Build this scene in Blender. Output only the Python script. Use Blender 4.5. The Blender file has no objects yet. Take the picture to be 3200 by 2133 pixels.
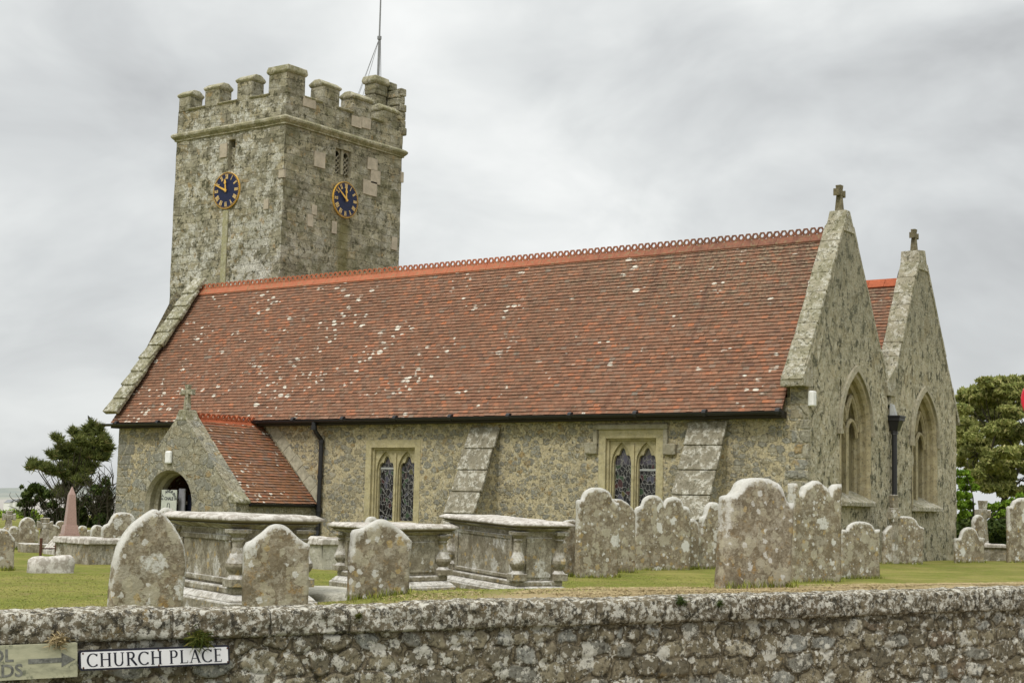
import bpy, math, random
import numpy as np
from mathutils import Vector, Matrix, noise as mnoise
from math import sin, cos, pi, sqrt, radians, atan2, ceil
random.seed(7)
rng = np.random.default_rng(5)
scn = bpy.context.scene
COL = scn.collection
V = Vector

# ------------------------------------------------------------------ camera
CAM = V((15.0583, -31.5263, 1.1197)); YAW, PIT, ROLL, FPX = 0.6333, 0.1044, 0.0235, 4908.63
FW = V((-sin(YAW)*cos(PIT), cos(YAW)*cos(PIT), sin(PIT)))
R0 = V((cos(YAW), sin(YAW), 0)); U0 = R0.cross(FW)
RT = cos(ROLL)*R0 + sin(ROLL)*U0; UP = -sin(ROLL)*R0 + cos(ROLL)*U0
def ray(u, v): return FW + RT*((u-1600)/FPX) + UP*((1066.5-v)/FPX)
def at(u, v, Z): return CAM + ray(u, v)*Z
def on(u, v, ax, val):
    d = ray(u, v); return CAM + d*((val-CAM[ax])/d[ax])
cam = bpy.data.cameras.new('camera'); camo = bpy.data.objects.new('camera', cam); COL.objects.link(camo)
cam.sensor_width = 36; cam.lens = FPX/3200*36; cam.clip_start = .1; cam.clip_end = 20000
camo.matrix_world = Matrix(((RT.x, UP.x, -FW.x, CAM.x), (RT.y, UP.y, -FW.y, CAM.y), (RT.z, UP.z, -FW.z, CAM.z), (0, 0, 0, 1)))
scn.camera = camo

# ------------------------------------------------------------------ node helpers
class NT:
    def __init__(s, name, rough=.9, spec=.2):
        s.mat = bpy.data.materials.new(name); s.mat.use_nodes = True
        s.t = s.mat.node_tree; s.N = s.t.nodes; s.L = s.t.links
        s.b = s.N['Principled BSDF']; s.b.inputs['Roughness'].default_value = rough
        s.b.inputs['Specular IOR Level'].default_value = spec
        s._tc = None
    def new(s, ty, **kw):
        n = s.N.new(ty)
        for k, v in kw.items(): setattr(n, k, v)
        return n
    def put(s, sock, v):
        if isinstance(v, bpy.types.NodeSocket): s.L.new(v, sock)
        elif v is not None:
            if sock.type == 'RGBA' and len(v) == 3: v = (*v, 1)
            sock.default_value = v
    def co(s, scale=None, kind='Object'):
        if s._tc is None: s._tc = s.new('ShaderNodeTexCoord')
        o = s._tc.outputs[kind]
        if scale is None: return o
        m = s.new('ShaderNodeVectorMath', operation='MULTIPLY'); s.put(m.inputs[0], o); m.inputs[1].default_value = scale
        return m.outputs[0]
    def vm(s, op, a, b):
        m = s.new('ShaderNodeVectorMath', operation=op); s.put(m.inputs[0], a); s.put(m.inputs[1], b); return m.outputs[0]
    def noise(s, co, scale, detail=4, rough=.6, dist=0, out=0):
        n = s.new('ShaderNodeTexNoise'); s.put(n.inputs['Vector'], co)
        n.inputs['Scale'].default_value = scale; n.inputs['Detail'].default_value = detail
        n.inputs['Roughness'].default_value = rough; n.inputs['Distortion'].default_value = dist
        return n.outputs[out]
    def vor(s, co, scale, feature='F1', rand=1):
        n = s.new('ShaderNodeTexVoronoi', feature=feature); s.put(n.inputs['Vector'], co)
        n.inputs['Scale'].default_value = scale; n.inputs['Randomness'].default_value = rand
        return n
    def ramp(s, fac, stops, interp='LINEAR'):
        n = s.new('ShaderNodeValToRGB'); n.color_ramp.interpolation = interp; e = n.color_ramp.elements
        while len(e) < len(stops): e.new(.5)
        for i, (p, c) in enumerate(stops): e[i].position = p; e[i].color = (*c, 1) if len(c) == 3 else c
        s.put(n.inputs[0], fac); return n.outputs[0]
    def mix(s, f, a, b, mode='MIX'):
        n = s.new('ShaderNodeMix', data_type='RGBA', blend_type=mode)
        s.put(n.inputs[0], f); s.put(n.inputs[6], a); s.put(n.inputs[7], b); return n.outputs[2]
    def m(s, op, a, b=None, c=None, clamp=False):
        n = s.new('ShaderNodeMath', operation=op, use_clamp=clamp)
        for i, x in enumerate((a, b, c)):
            if x is not None: s.put(n.inputs[i], x)
        return n.outputs[0]
    def step(s, x, lo, hi):
        n = s.new('ShaderNodeMapRange', interpolation_type='SMOOTHSTEP'); s.put(n.inputs[0], x)
        s.put(n.inputs[1], lo); s.put(n.inputs[2], hi); return n.outputs[0]
    def attr(s, name, out='Fac'):
        n = s.new('ShaderNodeAttribute'); n.attribute_name = name; return n.outputs[out]
    def sep(s, v):
        n = s.new('ShaderNodeSeparateXYZ'); s.put(n.inputs[0], v); return n.outputs
    def comb(s, x, y, z):
        n = s.new('ShaderNodeCombineXYZ')
        for i, q in enumerate((x, y, z)): s.put(n.inputs[i], q)
        return n.outputs[0]
    def nrm(s):
        return s.sep(s.new('ShaderNodeNewGeometry').outputs['Normal'])
    def bump(s, h, dist=.02, st=.6):
        n = s.new('ShaderNodeBump'); n.inputs['Strength'].default_value = st; n.inputs['Distance'].default_value = dist
        s.put(n.inputs['Height'], h); s.L.new(n.outputs[0], s.b.inputs['Normal'])
    def col(s, c): s.put(s.b.inputs['Base Color'], c); return s.mat
    def spots(s, co, scale, size, seed=0, wob=.35):
        """round lichen colonies of random size: 1 inside, 0 outside"""
        c2 = s.vm('ADD', co, (seed*3.1, seed*1.7, seed*.9))
        nz = s.noise(c2, scale*2.2, 3, .6, 0, 1)
        c3 = s.vm('ADD', c2, s.vm('MULTIPLY', s.vm('SUBTRACT', nz, (.5, .5, .5)), (wob/scale,)*3))
        vo = s.vor(c3, scale)
        rr = s.sep(vo.outputs['Color'])
        rad = s.m('MULTIPLY', s.m('POWER', rr[0], 2.6), size)
        d = s.m('SUBTRACT', rad, vo.outputs['Distance'])
        return s.step(d, 0.0, .06)

def simple(name, c, rough=.6, spec=.3, metal=0, var=.12, scale=12):
    n = NT(name, rough, spec); n.b.inputs['Metallic'].default_value = metal
    f = n.noise(n.co(), scale, 4)
    lo = tuple(x*(1-var) for x in c); hi = tuple(min(1, x*(1+var)) for x in c)
    n.bump(f, .004, .3)
    return n.col(n.ramp(f, [(.3, lo), (.7, hi)]))

M = {}
def rubble(name, pale, mortar, sc=(1, 1, 1.3), size=5.6, lich=.5, dark=.35, cover=.0):
    n = NT(name); co = n.co(sc)
    w = n.noise(co, 7, 4, .65, 0, 1)
    co2 = n.vm('ADD', co, n.vm('MULTIPLY', n.vm('SUBTRACT', w, (.5, .5, .5)), (.16, .16, .16)))
    va = n.vor(co2, size); vb = n.vor(n.vm('MULTIPLY', co2, (1, 1, 1.25)), size*.74)
    mk = n.step(n.noise(n.vm('ADD', n.co(), (4, 2, 8)), .75, 3), .50, .51)
    r = n.sep(n.mix(mk, va.outputs['Color'], vb.outputs['Color'])); D1 = n.m('ADD', n.m('MULTIPLY', va.outputs['Distance'], n.m('SUBTRACT', 1, mk)), n.m('MULTIPLY', vb.outputs['Distance'], mk))
    ea = n.vor(co2, size, 'DISTANCE_TO_EDGE').outputs['Distance']; eb = n.vor(n.vm('MULTIPLY', co2, (1, 1, 1.25)), size*.74, 'DISTANCE_TO_EDGE').outputs['Distance']
    E1_ = n.m('ADD', n.m('MULTIPLY', ea, n.m('SUBTRACT', 1, mk)), n.m('MULTIPLY', n.m('MULTIPLY', eb, 1.6), mk))
    stone = n.ramp(r[0], [(0, (.22, .225, .205)), (.14, (.30, .285, .22)), (.28, (.37, .32, .21)), (.40, (.25, .25, .225)), (.52, (.42, .385, .28)), (.66, (.33, .285, .18)), (.78, (.27, .275, .25)), (.87, (.37, .245, .09)), (.91, (.44, .41, .32)), (.97, (.17, .17, .15))], 'CONSTANT')
    stone = n.mix(.25, stone, pale)
    fine = n.noise(n.co(), 24, 5, .75)
    stone = n.mix(n.m('MULTIPLY', n.step(fine, .42, .62), .55), stone, n.mix(.6, stone, (.09, .085, .06)))
    thr = n.m('ADD', .38-cover, n.m('MULTIPLY', r[1], .30))
    d = n.m('ADD', D1, n.m('MULTIPLY', n.m('SUBTRACT', fine, .5), .45))
    ed = n.m('MULTIPLY', n.step(E1_, .03, .09), n.m('SUBTRACT', 1, n.step(d, n.m('SUBTRACT', thr, .03), n.m('ADD', thr, .05))))
    mcol = n.mix(n.step(n.noise(n.co(), 17, 5, .7), .38, .64), mortar, tuple(x*.66 for x in mortar))
    c = n.mix(ed, mcol, stone)
    k = n.noise(n.co(), 9, 6, .76)
    c = n.mix(n.m('MULTIPLY', n.step(k, .52, .62), lich), c, (.60, .585, .48))
    k2 = n.noise(n.vm('ADD', n.co(), (7, 3, 1)), 13, 6, .76)
    c = n.mix(n.m('MULTIPLY', n.step(k2, .53, .61), dark), c, (.085, .08, .055))
    c = n.mix(n.m('MULTIPLY', n.step(n.noise(n.vm('ADD', n.co(), (2, 9, 4)), 1.9, 5), .60, .70), .55), c, (.40, .26, .085))
    big = n.noise(n.co(), .6, 4)
    c = n.mix(n.m('MULTIPLY', n.step(n.noise(n.vm('ADD', n.co(), (5, 5, 5)), 21, 5, .8), .54, .60), dark*.8), c, (.10, .09, .06))
    c = n.mix(n.m('MULTIPLY', n.step(big, .42, .62), .22), c, (.23, .205, .14))
    h = n.m('ADD', n.m('MULTIPLY', ed, .8), n.m('MULTIPLY', n.m('ADD', fine, k), .6))
    n.bump(h, .05, 1.0)
    return n.col(c)
M['aisle'] = rubble('aisle rubble masonry', (.47, .415, .28), (.58, .50, .315), lich=.62, dark=.72)
M['porch'] = rubble('porch rubble masonry', (.37, .35, .26), (.40, .37, .265), size=3.4, lich=.72, dark=.62, cover=-.1)

def ashlar(name, tint, lich, dark, moss, stain=None, brickw=.52, rowh=.27):
    n = NT(name); x, y, z = n.sep(n.co())[:3]
    uu = n.m('ADD', x, y)
    w = n.noise(n.co(), 1.6, 3, .6, 0, 1)
    uv = n.vm('ADD', n.comb(uu, z, 0), n.vm('MULTIPLY', n.vm('SUBTRACT', w, (.5, .5, .5)), (.42, .24, 0)))
    b = n.new('ShaderNodeTexBrick'); n.put(b.inputs['Vector'], uv); b.offset = .5; b.squash = 1.35; b.squash_frequency = 3
    b.inputs['Scale'].default_value = 1; b.inputs['Mortar Size'].default_value = .011; b.inputs['Mortar Smooth'].default_value = .6
    b.inputs['Brick Width'].default_value = brickw; b.inputs['Row Height'].default_value = rowh
    b.inputs['Color1'].default_value = (0, 0, 0, 1); b.inputs['Color2'].default_value = (1, 1, 1, 1); b.inputs['Mortar'].default_value = (.5, .5, .5, 1)
    st = n.ramp(b.outputs[0], [(0, tuple(t*.72 for t in tint)), (.5, tint), (.8, tuple(t*1.18 for t in tint)), (1, (tint[0]*1.1, tint[1]*.92, tint[2]*.62))])
    c = n.mix(n.m('MULTIPLY', b.outputs[1], n.m('MULTIPLY', n.step(n.noise(n.co(), 1.8, 3), .35, .6), .62)), st, (.12, .11, .075))
    big = n.noise(n.co(), .5, 4, .6)
    fine = n.noise(n.co(), 26, 5, .75)
    c = n.mix(n.m('MULTIPLY', n.step(fine, .44, .62), .6), c, tuple(t*.42 for t in tint))
    k = n.noise(n.co(), 7.5, 6, .74)
    lo = n.noise(n.vm('ADD', n.co(), (1, 1, 7)), 2.1, 7, .72)
    area = n.m('ADD', lo, n.m('MULTIPLY', n.m('SUBTRACT', big, .5), .5))
    bb = n.new('ShaderNodeTexBrick'); blk = n.sep(n.vor(n.vm('ADD', n.co((1, 1, 1.7)), n.vm('MULTIPLY', w, (.2, .2, .2))), 2.3).outputs['Color'])
    c = n.mix(.5, c, n.ramp(blk[0], [(0, tuple(t*.6 for t in tint)), (.4, tint), (.7, tuple(t*1.3 for t in tint)), (1, (tint[0]*1.05, tint[1]*.85, tint[2]*.6))], 'CONSTANT'))
    lm = n.m('MULTIPLY', n.step(n.m('ADD', area, n.m('MULTIPLY', n.m('SUBTRACT', k, .5), .55)), .50, .58), lich)
    c = n.mix(lm, c, n.mix(n.step(n.noise(n.co(), 22, 4, .75), .44, .60), (.70, .685, .61), (.36, .35, .285)))
    k2 = n.noise(n.vm('ADD', n.co(), (3, 8, 5)), 6, 7, .78)
    c = n.mix(n.m('MULTIPLY', n.step(n.m('ADD', k2, n.m('MULTIPLY', n.m('SUBTRACT', lo, .5), -.4)), .53, .60), dark), c, (.075, .072, .042))
    c = n.mix(n.m('MULTIPLY', n.step(n.noise(n.vm('ADD', n.co(), (6, 6, 1)), 16, 5, .8), .55, .61), dark*.6), c, (.09, .085, .055))
    c = n.mix(n.m('MULTIPLY', n.step(n.noise(n.vm('ADD', n.co(), (9, 2, 6)), 1.1, 6, .65), .46, .62), moss), c, (.135, .13, .065))
    c = n.mix(n.m('MULTIPLY', n.step(n.noise(n.vm('ADD', n.co(), (5, 2, 1)), 2.6, 4, .6), .60, .70), .55), c, (.38, .255, .11))
    if stain:
        y0, y1, z1 = stain
        ms = n.m('MULTIPLY', n.m('MULTIPLY', n.step(y, y0-.12, y0+.1), n.m('SUBTRACT', 1, n.step(y, y1-.1, y1+.12))), n.m('SUBTRACT', 1, n.step(z, z1-.1, z1)))
        c = n.mix(n.m('MULTIPLY', ms, n.m('ADD', .35, n.m('MULTIPLY', k, .6))), c, (.17, .15, .055))
    h = n.m('ADD', n.m('MULTIPLY', b.outputs[1], -1), n.m('ADD', n.m('MULTIPLY', k, .9), n.m('MULTIPLY', fine, .6)))
    n.bump(h, .05, 1.0)
    return n.col(c)
M['tower_s'] = ashlar('tower stone with pale lichen', (.375, .345, .25), .9, .92, .25)
M['tower_e'] = ashlar('tower stone with dark moss', (.345, .315, .22), .34, .95, .6, stain=(6.35, 6.85, 10.5))
def gable(name):
    n = NT(name); co = n.co((1, 1, .62))
    v1 = n.vor(n.co((1, 1, 1.1)), 3.6); r = n.sep(v1.outputs['Color'])
    base = n.ramp(r[0], [(0, (.50, .445, .30)), (.5, (.43, .39, .275)), (1, (.55, .49, .345))])
    cb = n.co((1, 1, .8))
    k = n.noise(cb, 2.6, 6, .74); k2 = n.noise(n.vm('ADD', cb, (3, 5, 2)), 5.2, 7, .78); k3 = n.noise(n.vm('ADD', cb, (8, 1, 2)), 12, 6, .78)
    c = n.mix(n.m('MULTIPLY', n.step(n.noise(n.co(), 7, 6, .78), .50, .57), .8), base, (.60, .57, .44))
    c = n.mix(n.m('MULTIPLY', n.step(k, .53, .62), .55), c, (.15, .145, .085))
    c = n.mix(n.m('MULTIPLY', n.step(k2, .535, .58), .9), c, (.075, .075, .045))
    c = n.mix(n.m('MULTIPLY', n.step(k3, .55, .60), .7), c, (.08, .08, .05))
    z = n.sep(n.co())[2]
    c = n.mix(n.m('MULTIPLY', n.step(n.noise(n.vm('ADD', n.co(), (1, 2, 8)), 1.5, 4), .60, .72), .45), c, (.33, .26, .13))
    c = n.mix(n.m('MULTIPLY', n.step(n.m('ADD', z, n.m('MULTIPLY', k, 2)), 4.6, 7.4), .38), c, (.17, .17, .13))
    n.bump(n.m('ADD', n.m('MULTIPLY', k2, 1.3), n.noise(n.co(), 20, 5, .7)), .06, 1.0)
    return n.col(c)
M['gable'] = gable('gable stone with dark streaks')
def dressed(name, c0, lich=.25, dark=.35, moss=0.):
    n = NT(name); f = n.noise(n.co(), 3.5, 5, .65); f2 = n.noise(n.vm('ADD', n.co(), (4, 1, 7)), 13, 6, .78)
    c = n.ramp(f, [(.3, tuple(x*.72 for x in c0)), (.55, c0), (.75, tuple(x*1.15 for x in c0))])
    c = n.mix(n.m('MULTIPLY', n.step(n.noise(n.vm('ADD', n.co(), (8, 8, 2)), 6, 7, .78), .50, .56), lich), c, n.mix(n.step(n.noise(n.co(), 30, 4, .75), .42, .6), (.66, .64, .56), (.38, .365, .30)))
    c = n.mix(n.m('MULTIPLY', n.step(f2, .53, .59), dark), c, (.085, .08, .05))
    if moss: c = n.mix(n.m('MULTIPLY', n.step(n.noise(n.vm('ADD', n.co(), (1, 5, 2)), 2.2, 6, .75), .46, .58), moss), c, (.13, .13, .045))
    n.bump(n.m('ADD', f2, n.noise(n.co(), 30, 4, .75)), .022, .8); return n.col(c)
M['dressed'] = dressed('dressed window stone', (.46, .405, .235), .12, .3)
M['dressed_e'] = dressed('browned east window stone', (.39, .335, .205), .15, .5)
M['dressed_grey'] = dressed('weathered dressed stone', (.34, .31, .22), .2, .4)
M['quoin'] = rubble('quoin stone', (.40, .37, .275), (.40, .37, .27), size=1.4, lich=.5, dark=.5, cover=-.6)
M['coping'] = dressed('lichened coping stone', (.30, .28, .19), .8, .95, .25)
M['cross'] = dressed('dark mossy cross stone', (.17, .145, .085), .12, .7)
M['cap'] = dressed('mossy parapet cap', (.36, .33, .22), .45, .8, .5)
M['coping_e'] = dressed('pale lichened coping', (.34, .31, .225), .7, .9, .3)
M['buttress'] = dressed('grey buttress slab', (.245, .22, .16), .72, .7)
M['newstone'] = dressed('pale replacement stone', (.46, .40, .31), .05, .1)
M['ledger'] = dressed('pale ledger stone', (.45, .43, .35), .5, .35)

def tiles(name, c_a, c_b, dirty):
    n = NT(name, .85, .25); a = n.attr('rnd')
    c = n.ramp(a, [(0, (.15, .082, .056)), (.08, c_a), (.5, c_b), (.68, (.215, .13, .088)), (.85, (.28, .135, .078)), (.955, (.34, .13, .065)), (.975, (.19, .16, .125)), (1, (.40, .14, .06))])
    big = n.noise(n.co((1, .6, .6)), .35, 4, .6)
    c = n.mix(n.m('MULTIPLY', n.step(big, .45, .7), .35), c, (.16, .085, .05))
    k = n.noise(n.co((1, .8, .8)), 7, 5, .7)
    c = n.mix(n.m('MULTIPLY', n.step(k, .50, .66), dirty), c, (.10, .072, .045))
    c = n.mix(n.m('MULTIPLY', n.step(n.noise(n.vm('ADD', n.co(), (3, 3, 9)), 12, 5, .75), .57, .66), .5), c, (.33, .25, .16))
    x, y, z = n.sep(n.co())[:3]
    # green-grey algae towards the right hand top, dark run-off stains
    east = n.m('MULTIPLY', n.step(x, -12, -1), n.step(z, 4.8, 7.2))
    c = n.mix(n.m('MULTIPLY', n.m('MULTIPLY', east, n.step(k, .38, .56)), .8), c, n.mix(n.step(n.noise(n.co(), 15, 5, .78), .45, .58), (.12, .075, .05), (.27, .215, .14)))
    sx = n.noise(n.comb(n.m('MULTIPLY', x, 1.3), n.m('MULTIPLY', z, .14), 0), 1.6, 3, .6)
    c = n.mix(n.m('MULTIPLY', n.m('MULTIPLY', n.step(sx, .56, .68), n.step(x, -9, -4)), .4), c, (.10, .05, .035))
    sp = n.spots(n.co((.55, 1, 1)), 6.6, .46, 1, .35)
    sp2 = n.spots(n.co((.6, 1, 1)), 9, .52, 2, .35)
    patch = n.step(n.m('SUBTRACT', n.noise(n.vm('ADD', n.co(), (1, 4, 4)), .8, 4, .65), n.m('MULTIPLY', n.step(x, -15, -6), .07)), .50, .58)
    lone = n.step(n.noise(n.vm('ADD', n.co(), (6, 4, 2)), 1.6, 3), .56, .61)
    c = n.mix(n.m('MULTIPLY', n.m('MAXIMUM', n.m('MULTIPLY', sp, n.m('MAXIMUM', lone, patch)), n.m('MULTIPLY', sp2, patch)), .9), c, (.66, .62, .52))
    n.bump(n.m('ADD', k, n.noise(n.co(), 40, 4, .7)), .008, .5)
    return n.col(c)
M['tile'] = tiles('red clay plain tiles', (.20, .100, .06), (.245, .118, .07), .6)
M['tile_porch'] = tiles('brown clay porch tiles', (.235, .115, .058), (.27, .128, .064), .5)
M['tile_edge'] = simple('shadow dark tile edges', (.055, .034, .024), .95, .1, 0, .5, 14)  # dark colour paints the course shadow onto the tile lips
def ridge(name, a, b):
    n = NT(name, .8, .25); x = n.sep(n.co())[0]; f = n.noise(n.co(), 4, 5, .7)
    east = n.step(n.m('ADD', x, n.m('MULTIPLY', n.noise(n.co(), .6, 3), 6)), -9, 1)
    c = n.mix(east, n.ramp(f, [(.3, a), (.7, b)]), n.ramp(f, [(.35, (.13, .06, .04)), (.65, (.24, .10, .06))]))
    c = n.mix(n.m('MULTIPLY', n.step(n.noise(n.vm('ADD', n.co(), (5, 5, 5)), 9, 6, .76), .52, .60), .65), c, (.22, .17, .09))
    n.bump(f, .006, .4); return n.col(c)
M['ridge'] = ridge('orange ridge tiles', (.32, .10, .05), (.42, .145, .075))
M['ridge_porch'] = simple('bright orange ridge tiles', (.35, .095, .042), .8, .2, 0, .25, 9)
M['black'] = simple('black painted iron', (.012, .012, .014), .42, .5)
M['soffit'] = simple('dark soffit board', (.035, .03, .022), .8)
M['white'] = simple('white painted fitting', (.72, .72, .70), .5)
M['bark'] = simple('bark', (.05, .045, .03), .95, .1, 0, .4, 9)
M['rust'] = simple('rusty iron', (.09, .04, .025), .85, .2, 0, .4, 30)
M['dark'] = simple('painted interior darkness', (.03, .028, .025), .95)  # near-black colour stands in for the shade inside porch and belfry
M['gold'] = simple('gilded metal', (.72, .42, .06), .45, .5, 0, .15)
M['gold_num'] = simple('worn gilding', (.66, .47, .20), .6, .4, 0, .25, 30)
M['blue'] = simple('dark blue clock paint', (.009, .014, .05), .55, .3, 0, .3)
M['pole'] = simple('grey flagpole paint', (.20, .205, .21), .5)
M['signwhite'] = simple('white enamel plate', (.78, .77, .78), .4, .4, 0, .05, 6)
M['signblack'] = simple('black enamel', (.018, .018, .03), .5, .3)
M['navy'] = simple('dark blue cloth', (.012, .014, .035), .8)
M['board'] = simple('pale notice board', (.46, .48, .42), .6)
M['greyboard'] = simple('grey panel', (.28, .28, .30), .7)
M['red'] = simple('red paint', (.55, .012, .012), .5)
M['crimson'] = simple('crimson sign enamel', (.62, .008, .03), .4, .5)
M['pink'] = simple('pink polished granite', (.33, .215, .18), .35, .45, 0, .22, 60)
M['lead'] = simple('lead flashing', (.36, .37, .36), .6)
M['fillet'] = simple('mortar fillet', (.34, .315, .235), .9, .1, 0, .3, 9)
M['asphalt'] = simple('asphalt', (.05, .05, .05), .9, .2, 0, .3, 40)
M['crow'] = simple('black feathers', (.012, .012, .013), .6)
M['farwhite'] = simple('white farm wall', (.7, .7, .68), .8)
def oldsign():
    n = NT('weathered cream sign board', .8); f = n.noise(n.co((1, 1, 3)), 6, 5, .7)
    c = n.ramp(f, [(.25, (.20, .20, .14)), (.5, (.42, .41, .28)), (.7, (.50, .48, .33))])
    c = n.mix(n.m('MULTIPLY', n.step(n.noise(n.vm('ADD', n.co(), (3, 3, 3)), 9, 5, .7), .55, .65), .8), c, (.12, .13, .09))
    return n.col(c)
M['oldsign'] = oldsign()
M['oldpaint'] = simple('faded grey lettering', (.17, .17, .15), .8, .2, 0, .5, 40)

def glass():
    n = NT('leaded stained glass', .25, .5); co = n.co()
    w = n.noise(co, 6, 2, .5, 0, 1)
    c2 = n.vm('ADD', n.vm('MULTIPLY', co, (1, 1, .72)), n.vm('MULTIPLY', n.vm('SUBTRACT', w, (.5, .5, .5)), (.14, .14, .14)))
    e = n.vor(c2, 11, 'DISTANCE_TO_EDGE'); cl = n.sep(n.vor(c2, 11).outputs['Color'])
    z = n.sep(co)[2]
    g = n.ramp(cl[1], [(0, (.005, .005, .007)), (.62, (.012, .012, .016)), (.80, (.03, .055, .03)), (.88, (.06, .06, .085)), (.95, (.05, .02, .022)), (.985, (.08, .075, .025))], 'CONSTANT')
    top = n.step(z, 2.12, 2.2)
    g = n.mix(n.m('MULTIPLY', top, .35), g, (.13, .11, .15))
    line = n.m('SUBTRACT', 1, n.step(e.outputs['Distance'], .022, .05))
    c = n.mix(line, g, (.21, .205, .19))
    n.bump(line, .01, .5)
    return n.col(c)
M['glass'] = glass()
M['glass_plain'] = simple('tan east window glass', (.20, .175, .105), .2, .5)  # even tan base colour on the east panes

def headstone():
    n = NT('weathered headstone with lichen', .92, .12)
    oi = n.new('ShaderNodeObjectInfo'); rnd = oi.outputs['Random']; pc = n.sep(oi.outputs['Color'])
    off = n.comb(n.m('MULTIPLY', rnd, 37.), n.m('MULTIPLY', rnd, 91.), n.m('MULTIPLY', rnd, 13.))
    co = n.vm('ADD', n.co(), off)
    f = n.noise(co, 3.2, 5, .65); f2 = n.noise(co, 34, 4, .75)
    c = n.ramp(f, [(.25, (.115, .092, .06)), (.42, (.20, .168, .115)), (.54, (.31, .272, .20)), (.62, (.185, .155, .108)), (.78, (.26, .235, .185))])
    c = n.mix(n.m('MULTIPLY', n.step(f2, .45, .6), .6), c, (.12, .095, .06))
    c = n.mix(n.m('MULTIPLY', n.step(n.noise(co, 1.6, 4, .65), .45, .65), .4), c, (.20, .155, .095))
    # grey-white bloom
    c = n.mix(n.m('MULTIPLY', n.step(n.noise(co, 5, 7, .8), .51, .57), .45), c, (.48, .45, .365))
    # orange lichen towards the foot
    z = n.sep(n.co())[2]
    low = n.m('ADD', .25, n.m('MULTIPLY', n.m('SUBTRACT', 1, n.step(z, 0, .55)), .9))
    o = n.step(n.noise(n.vm('ADD', co, (3, 3, 3)), 9, 6, .75), .53, .66)
    c = n.mix(n.m('MULTIPLY', n.m('MULTIPLY', o, low), pc[1], clamp=True), c, (.36, .205, .045))
    dk = n.step(n.noise(n.vm('ADD', co, (8, 1, 5)), 4.5, 6, .75), .55, .66)
    c = n.mix(n.m('MULTIPLY', n.m('MULTIPLY', dk, pc[2]), low, clamp=True), c, (.115, .065, .025))
    # colonies
    s1 = n.spots(co, 6, .75, 1, 1.0); s2 = n.spots(co, 13, .75, 2, 1.0); s3 = n.spots(co, 3.4, .46, 3, .7)
    c = n.mix(n.m('MULTIPLY', s1, .6), c, n.mix(f2, (.36, .33, .245), (.52, .485, .37)))
    c = n.mix(n.m('MULTIPLY', s2, .45), c, (.47, .43, .31))
    c = n.mix(n.m('MULTIPLY', n.spots(co, 9, .42, 5, .9), .55), c, (.43, .31, .12))
    c = n.mix(n.m('MULTIPLY', n.m('MULTIPLY', s3, .85), n.step(n.m('ADD', f2, n.m('MULTIPLY', pc[0], .45)), .52, .80), clamp=True), c, (.64, .635, .59))
    c = n.mix(n.m('MULTIPLY', n.spots(co, 13, .48, 7, .8), .8), c, (.60, .59, .55))
    # white crust creeping down from the top edge
    rim = n.attr('rim')
    rn = n.m('ADD', rim, n.m('MULTIPLY', n.m('SUBTRACT', n.noise(co, 11, 6, .75), .5), .30))
    wr = n.m('SUBTRACT', 1, n.step(rn, n.m('MULTIPLY', pc[0], .035), n.m('ADD', .02, n.m('MULTIPLY', pc[0], .07))))
    upn = n.step(n.m('ADD', n.nrm()[2], n.m('MULTIPLY', n.m('SUBTRACT', n.noise(co, 10, 4, .7), .5), .9)), .45, .65)
    c = n.mix(n.m('MULTIPLY', n.m('MAXIMUM', wr, upn), .8), c, n.mix(n.noise(co, 30, 3), (.68, .67, .63), (.46, .45, .40)))
    n.bump(n.m('ADD', n.m('ADD', f2, n.noise(co, 9, 5, .7)), n.m('MULTIPLY', s1, .3)), .014, .7)
    return n.col(c)
M['head'] = headstone()
def tomb():
    n = NT('weathered tomb limestone', .92, .12); co = n.co(); 
    f = n.noise(co, 4, 5, .65); f2 = n.noise(co, 30, 4, .75)
    c = n.ramp(f, [(.25, (.14, .12, .085)), (.45, (.25, .222, .16)), (.6, (.38, .35, .275)), (.8, (.25, .228, .18))])
    c = n.mix(n.m('MULTIPLY', n.step(f2, .46, .60), .6), c, (.12, .10, .07))
    c = n.mix(n.m('MULTIPLY', n.step(n.noise(n.vm('ADD', co, (5, 1, 2)), 6, 6, .72), .52, .64), .5), c, (.50, .485, .43))
    c = n.mix(n.m('MULTIPLY', n.m('MULTIPLY', n.spots(co, 5, .6, 1, 1.0), n.step(f2, .38, .55)), .8), c, (.62, .61, .57))
    c = n.mix(n.m('MULTIPLY', n.spots(co, 12, .5, 4, .9), .55), c, (.46, .33, .13))
    c = n.mix(n.m('MULTIPLY', n.step(n.noise(n.vm('ADD', n.vm('MULTIPLY', co, (1, 1, .4)), (2, 2, 9)), 6, 6, .78), .52, .60), .6), c, (.13, .115, .08))
    up = n.step(n.m('ADD', n.nrm()[2], n.m('MULTIPLY', n.m('SUBTRACT', n.noise(co, 9, 5, .7), .5), .9)), .15, .55)
    c = n.mix(n.m('MULTIPLY', up, .85), c, n.mix(n.step(n.noise(co, 13, 5, .75), .42, .6), (.66, .64, .60), (.34, .32, .28)))
    n.bump(n.m('ADD', f2, n.noise(co, 10, 5, .7)), .014, .7)
    return n.col(c)
M['tomb'] = tomb()
def tombslab():
    n = NT('white lichened tomb slab', .92, .12); co = n.co()
    k = n.noise(co, 9, 6, .75)
    c = n.ramp(k, [(.3, (.60, .58, .54)), (.47, (.52, .49, .44)), (.55, (.30, .27, .23)), (.7, (.42, .39, .34))])
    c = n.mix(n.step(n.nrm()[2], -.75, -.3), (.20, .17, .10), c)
    n.bump(k, .014, .7); return n.col(c)
M['slab'] = tombslab()

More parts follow.
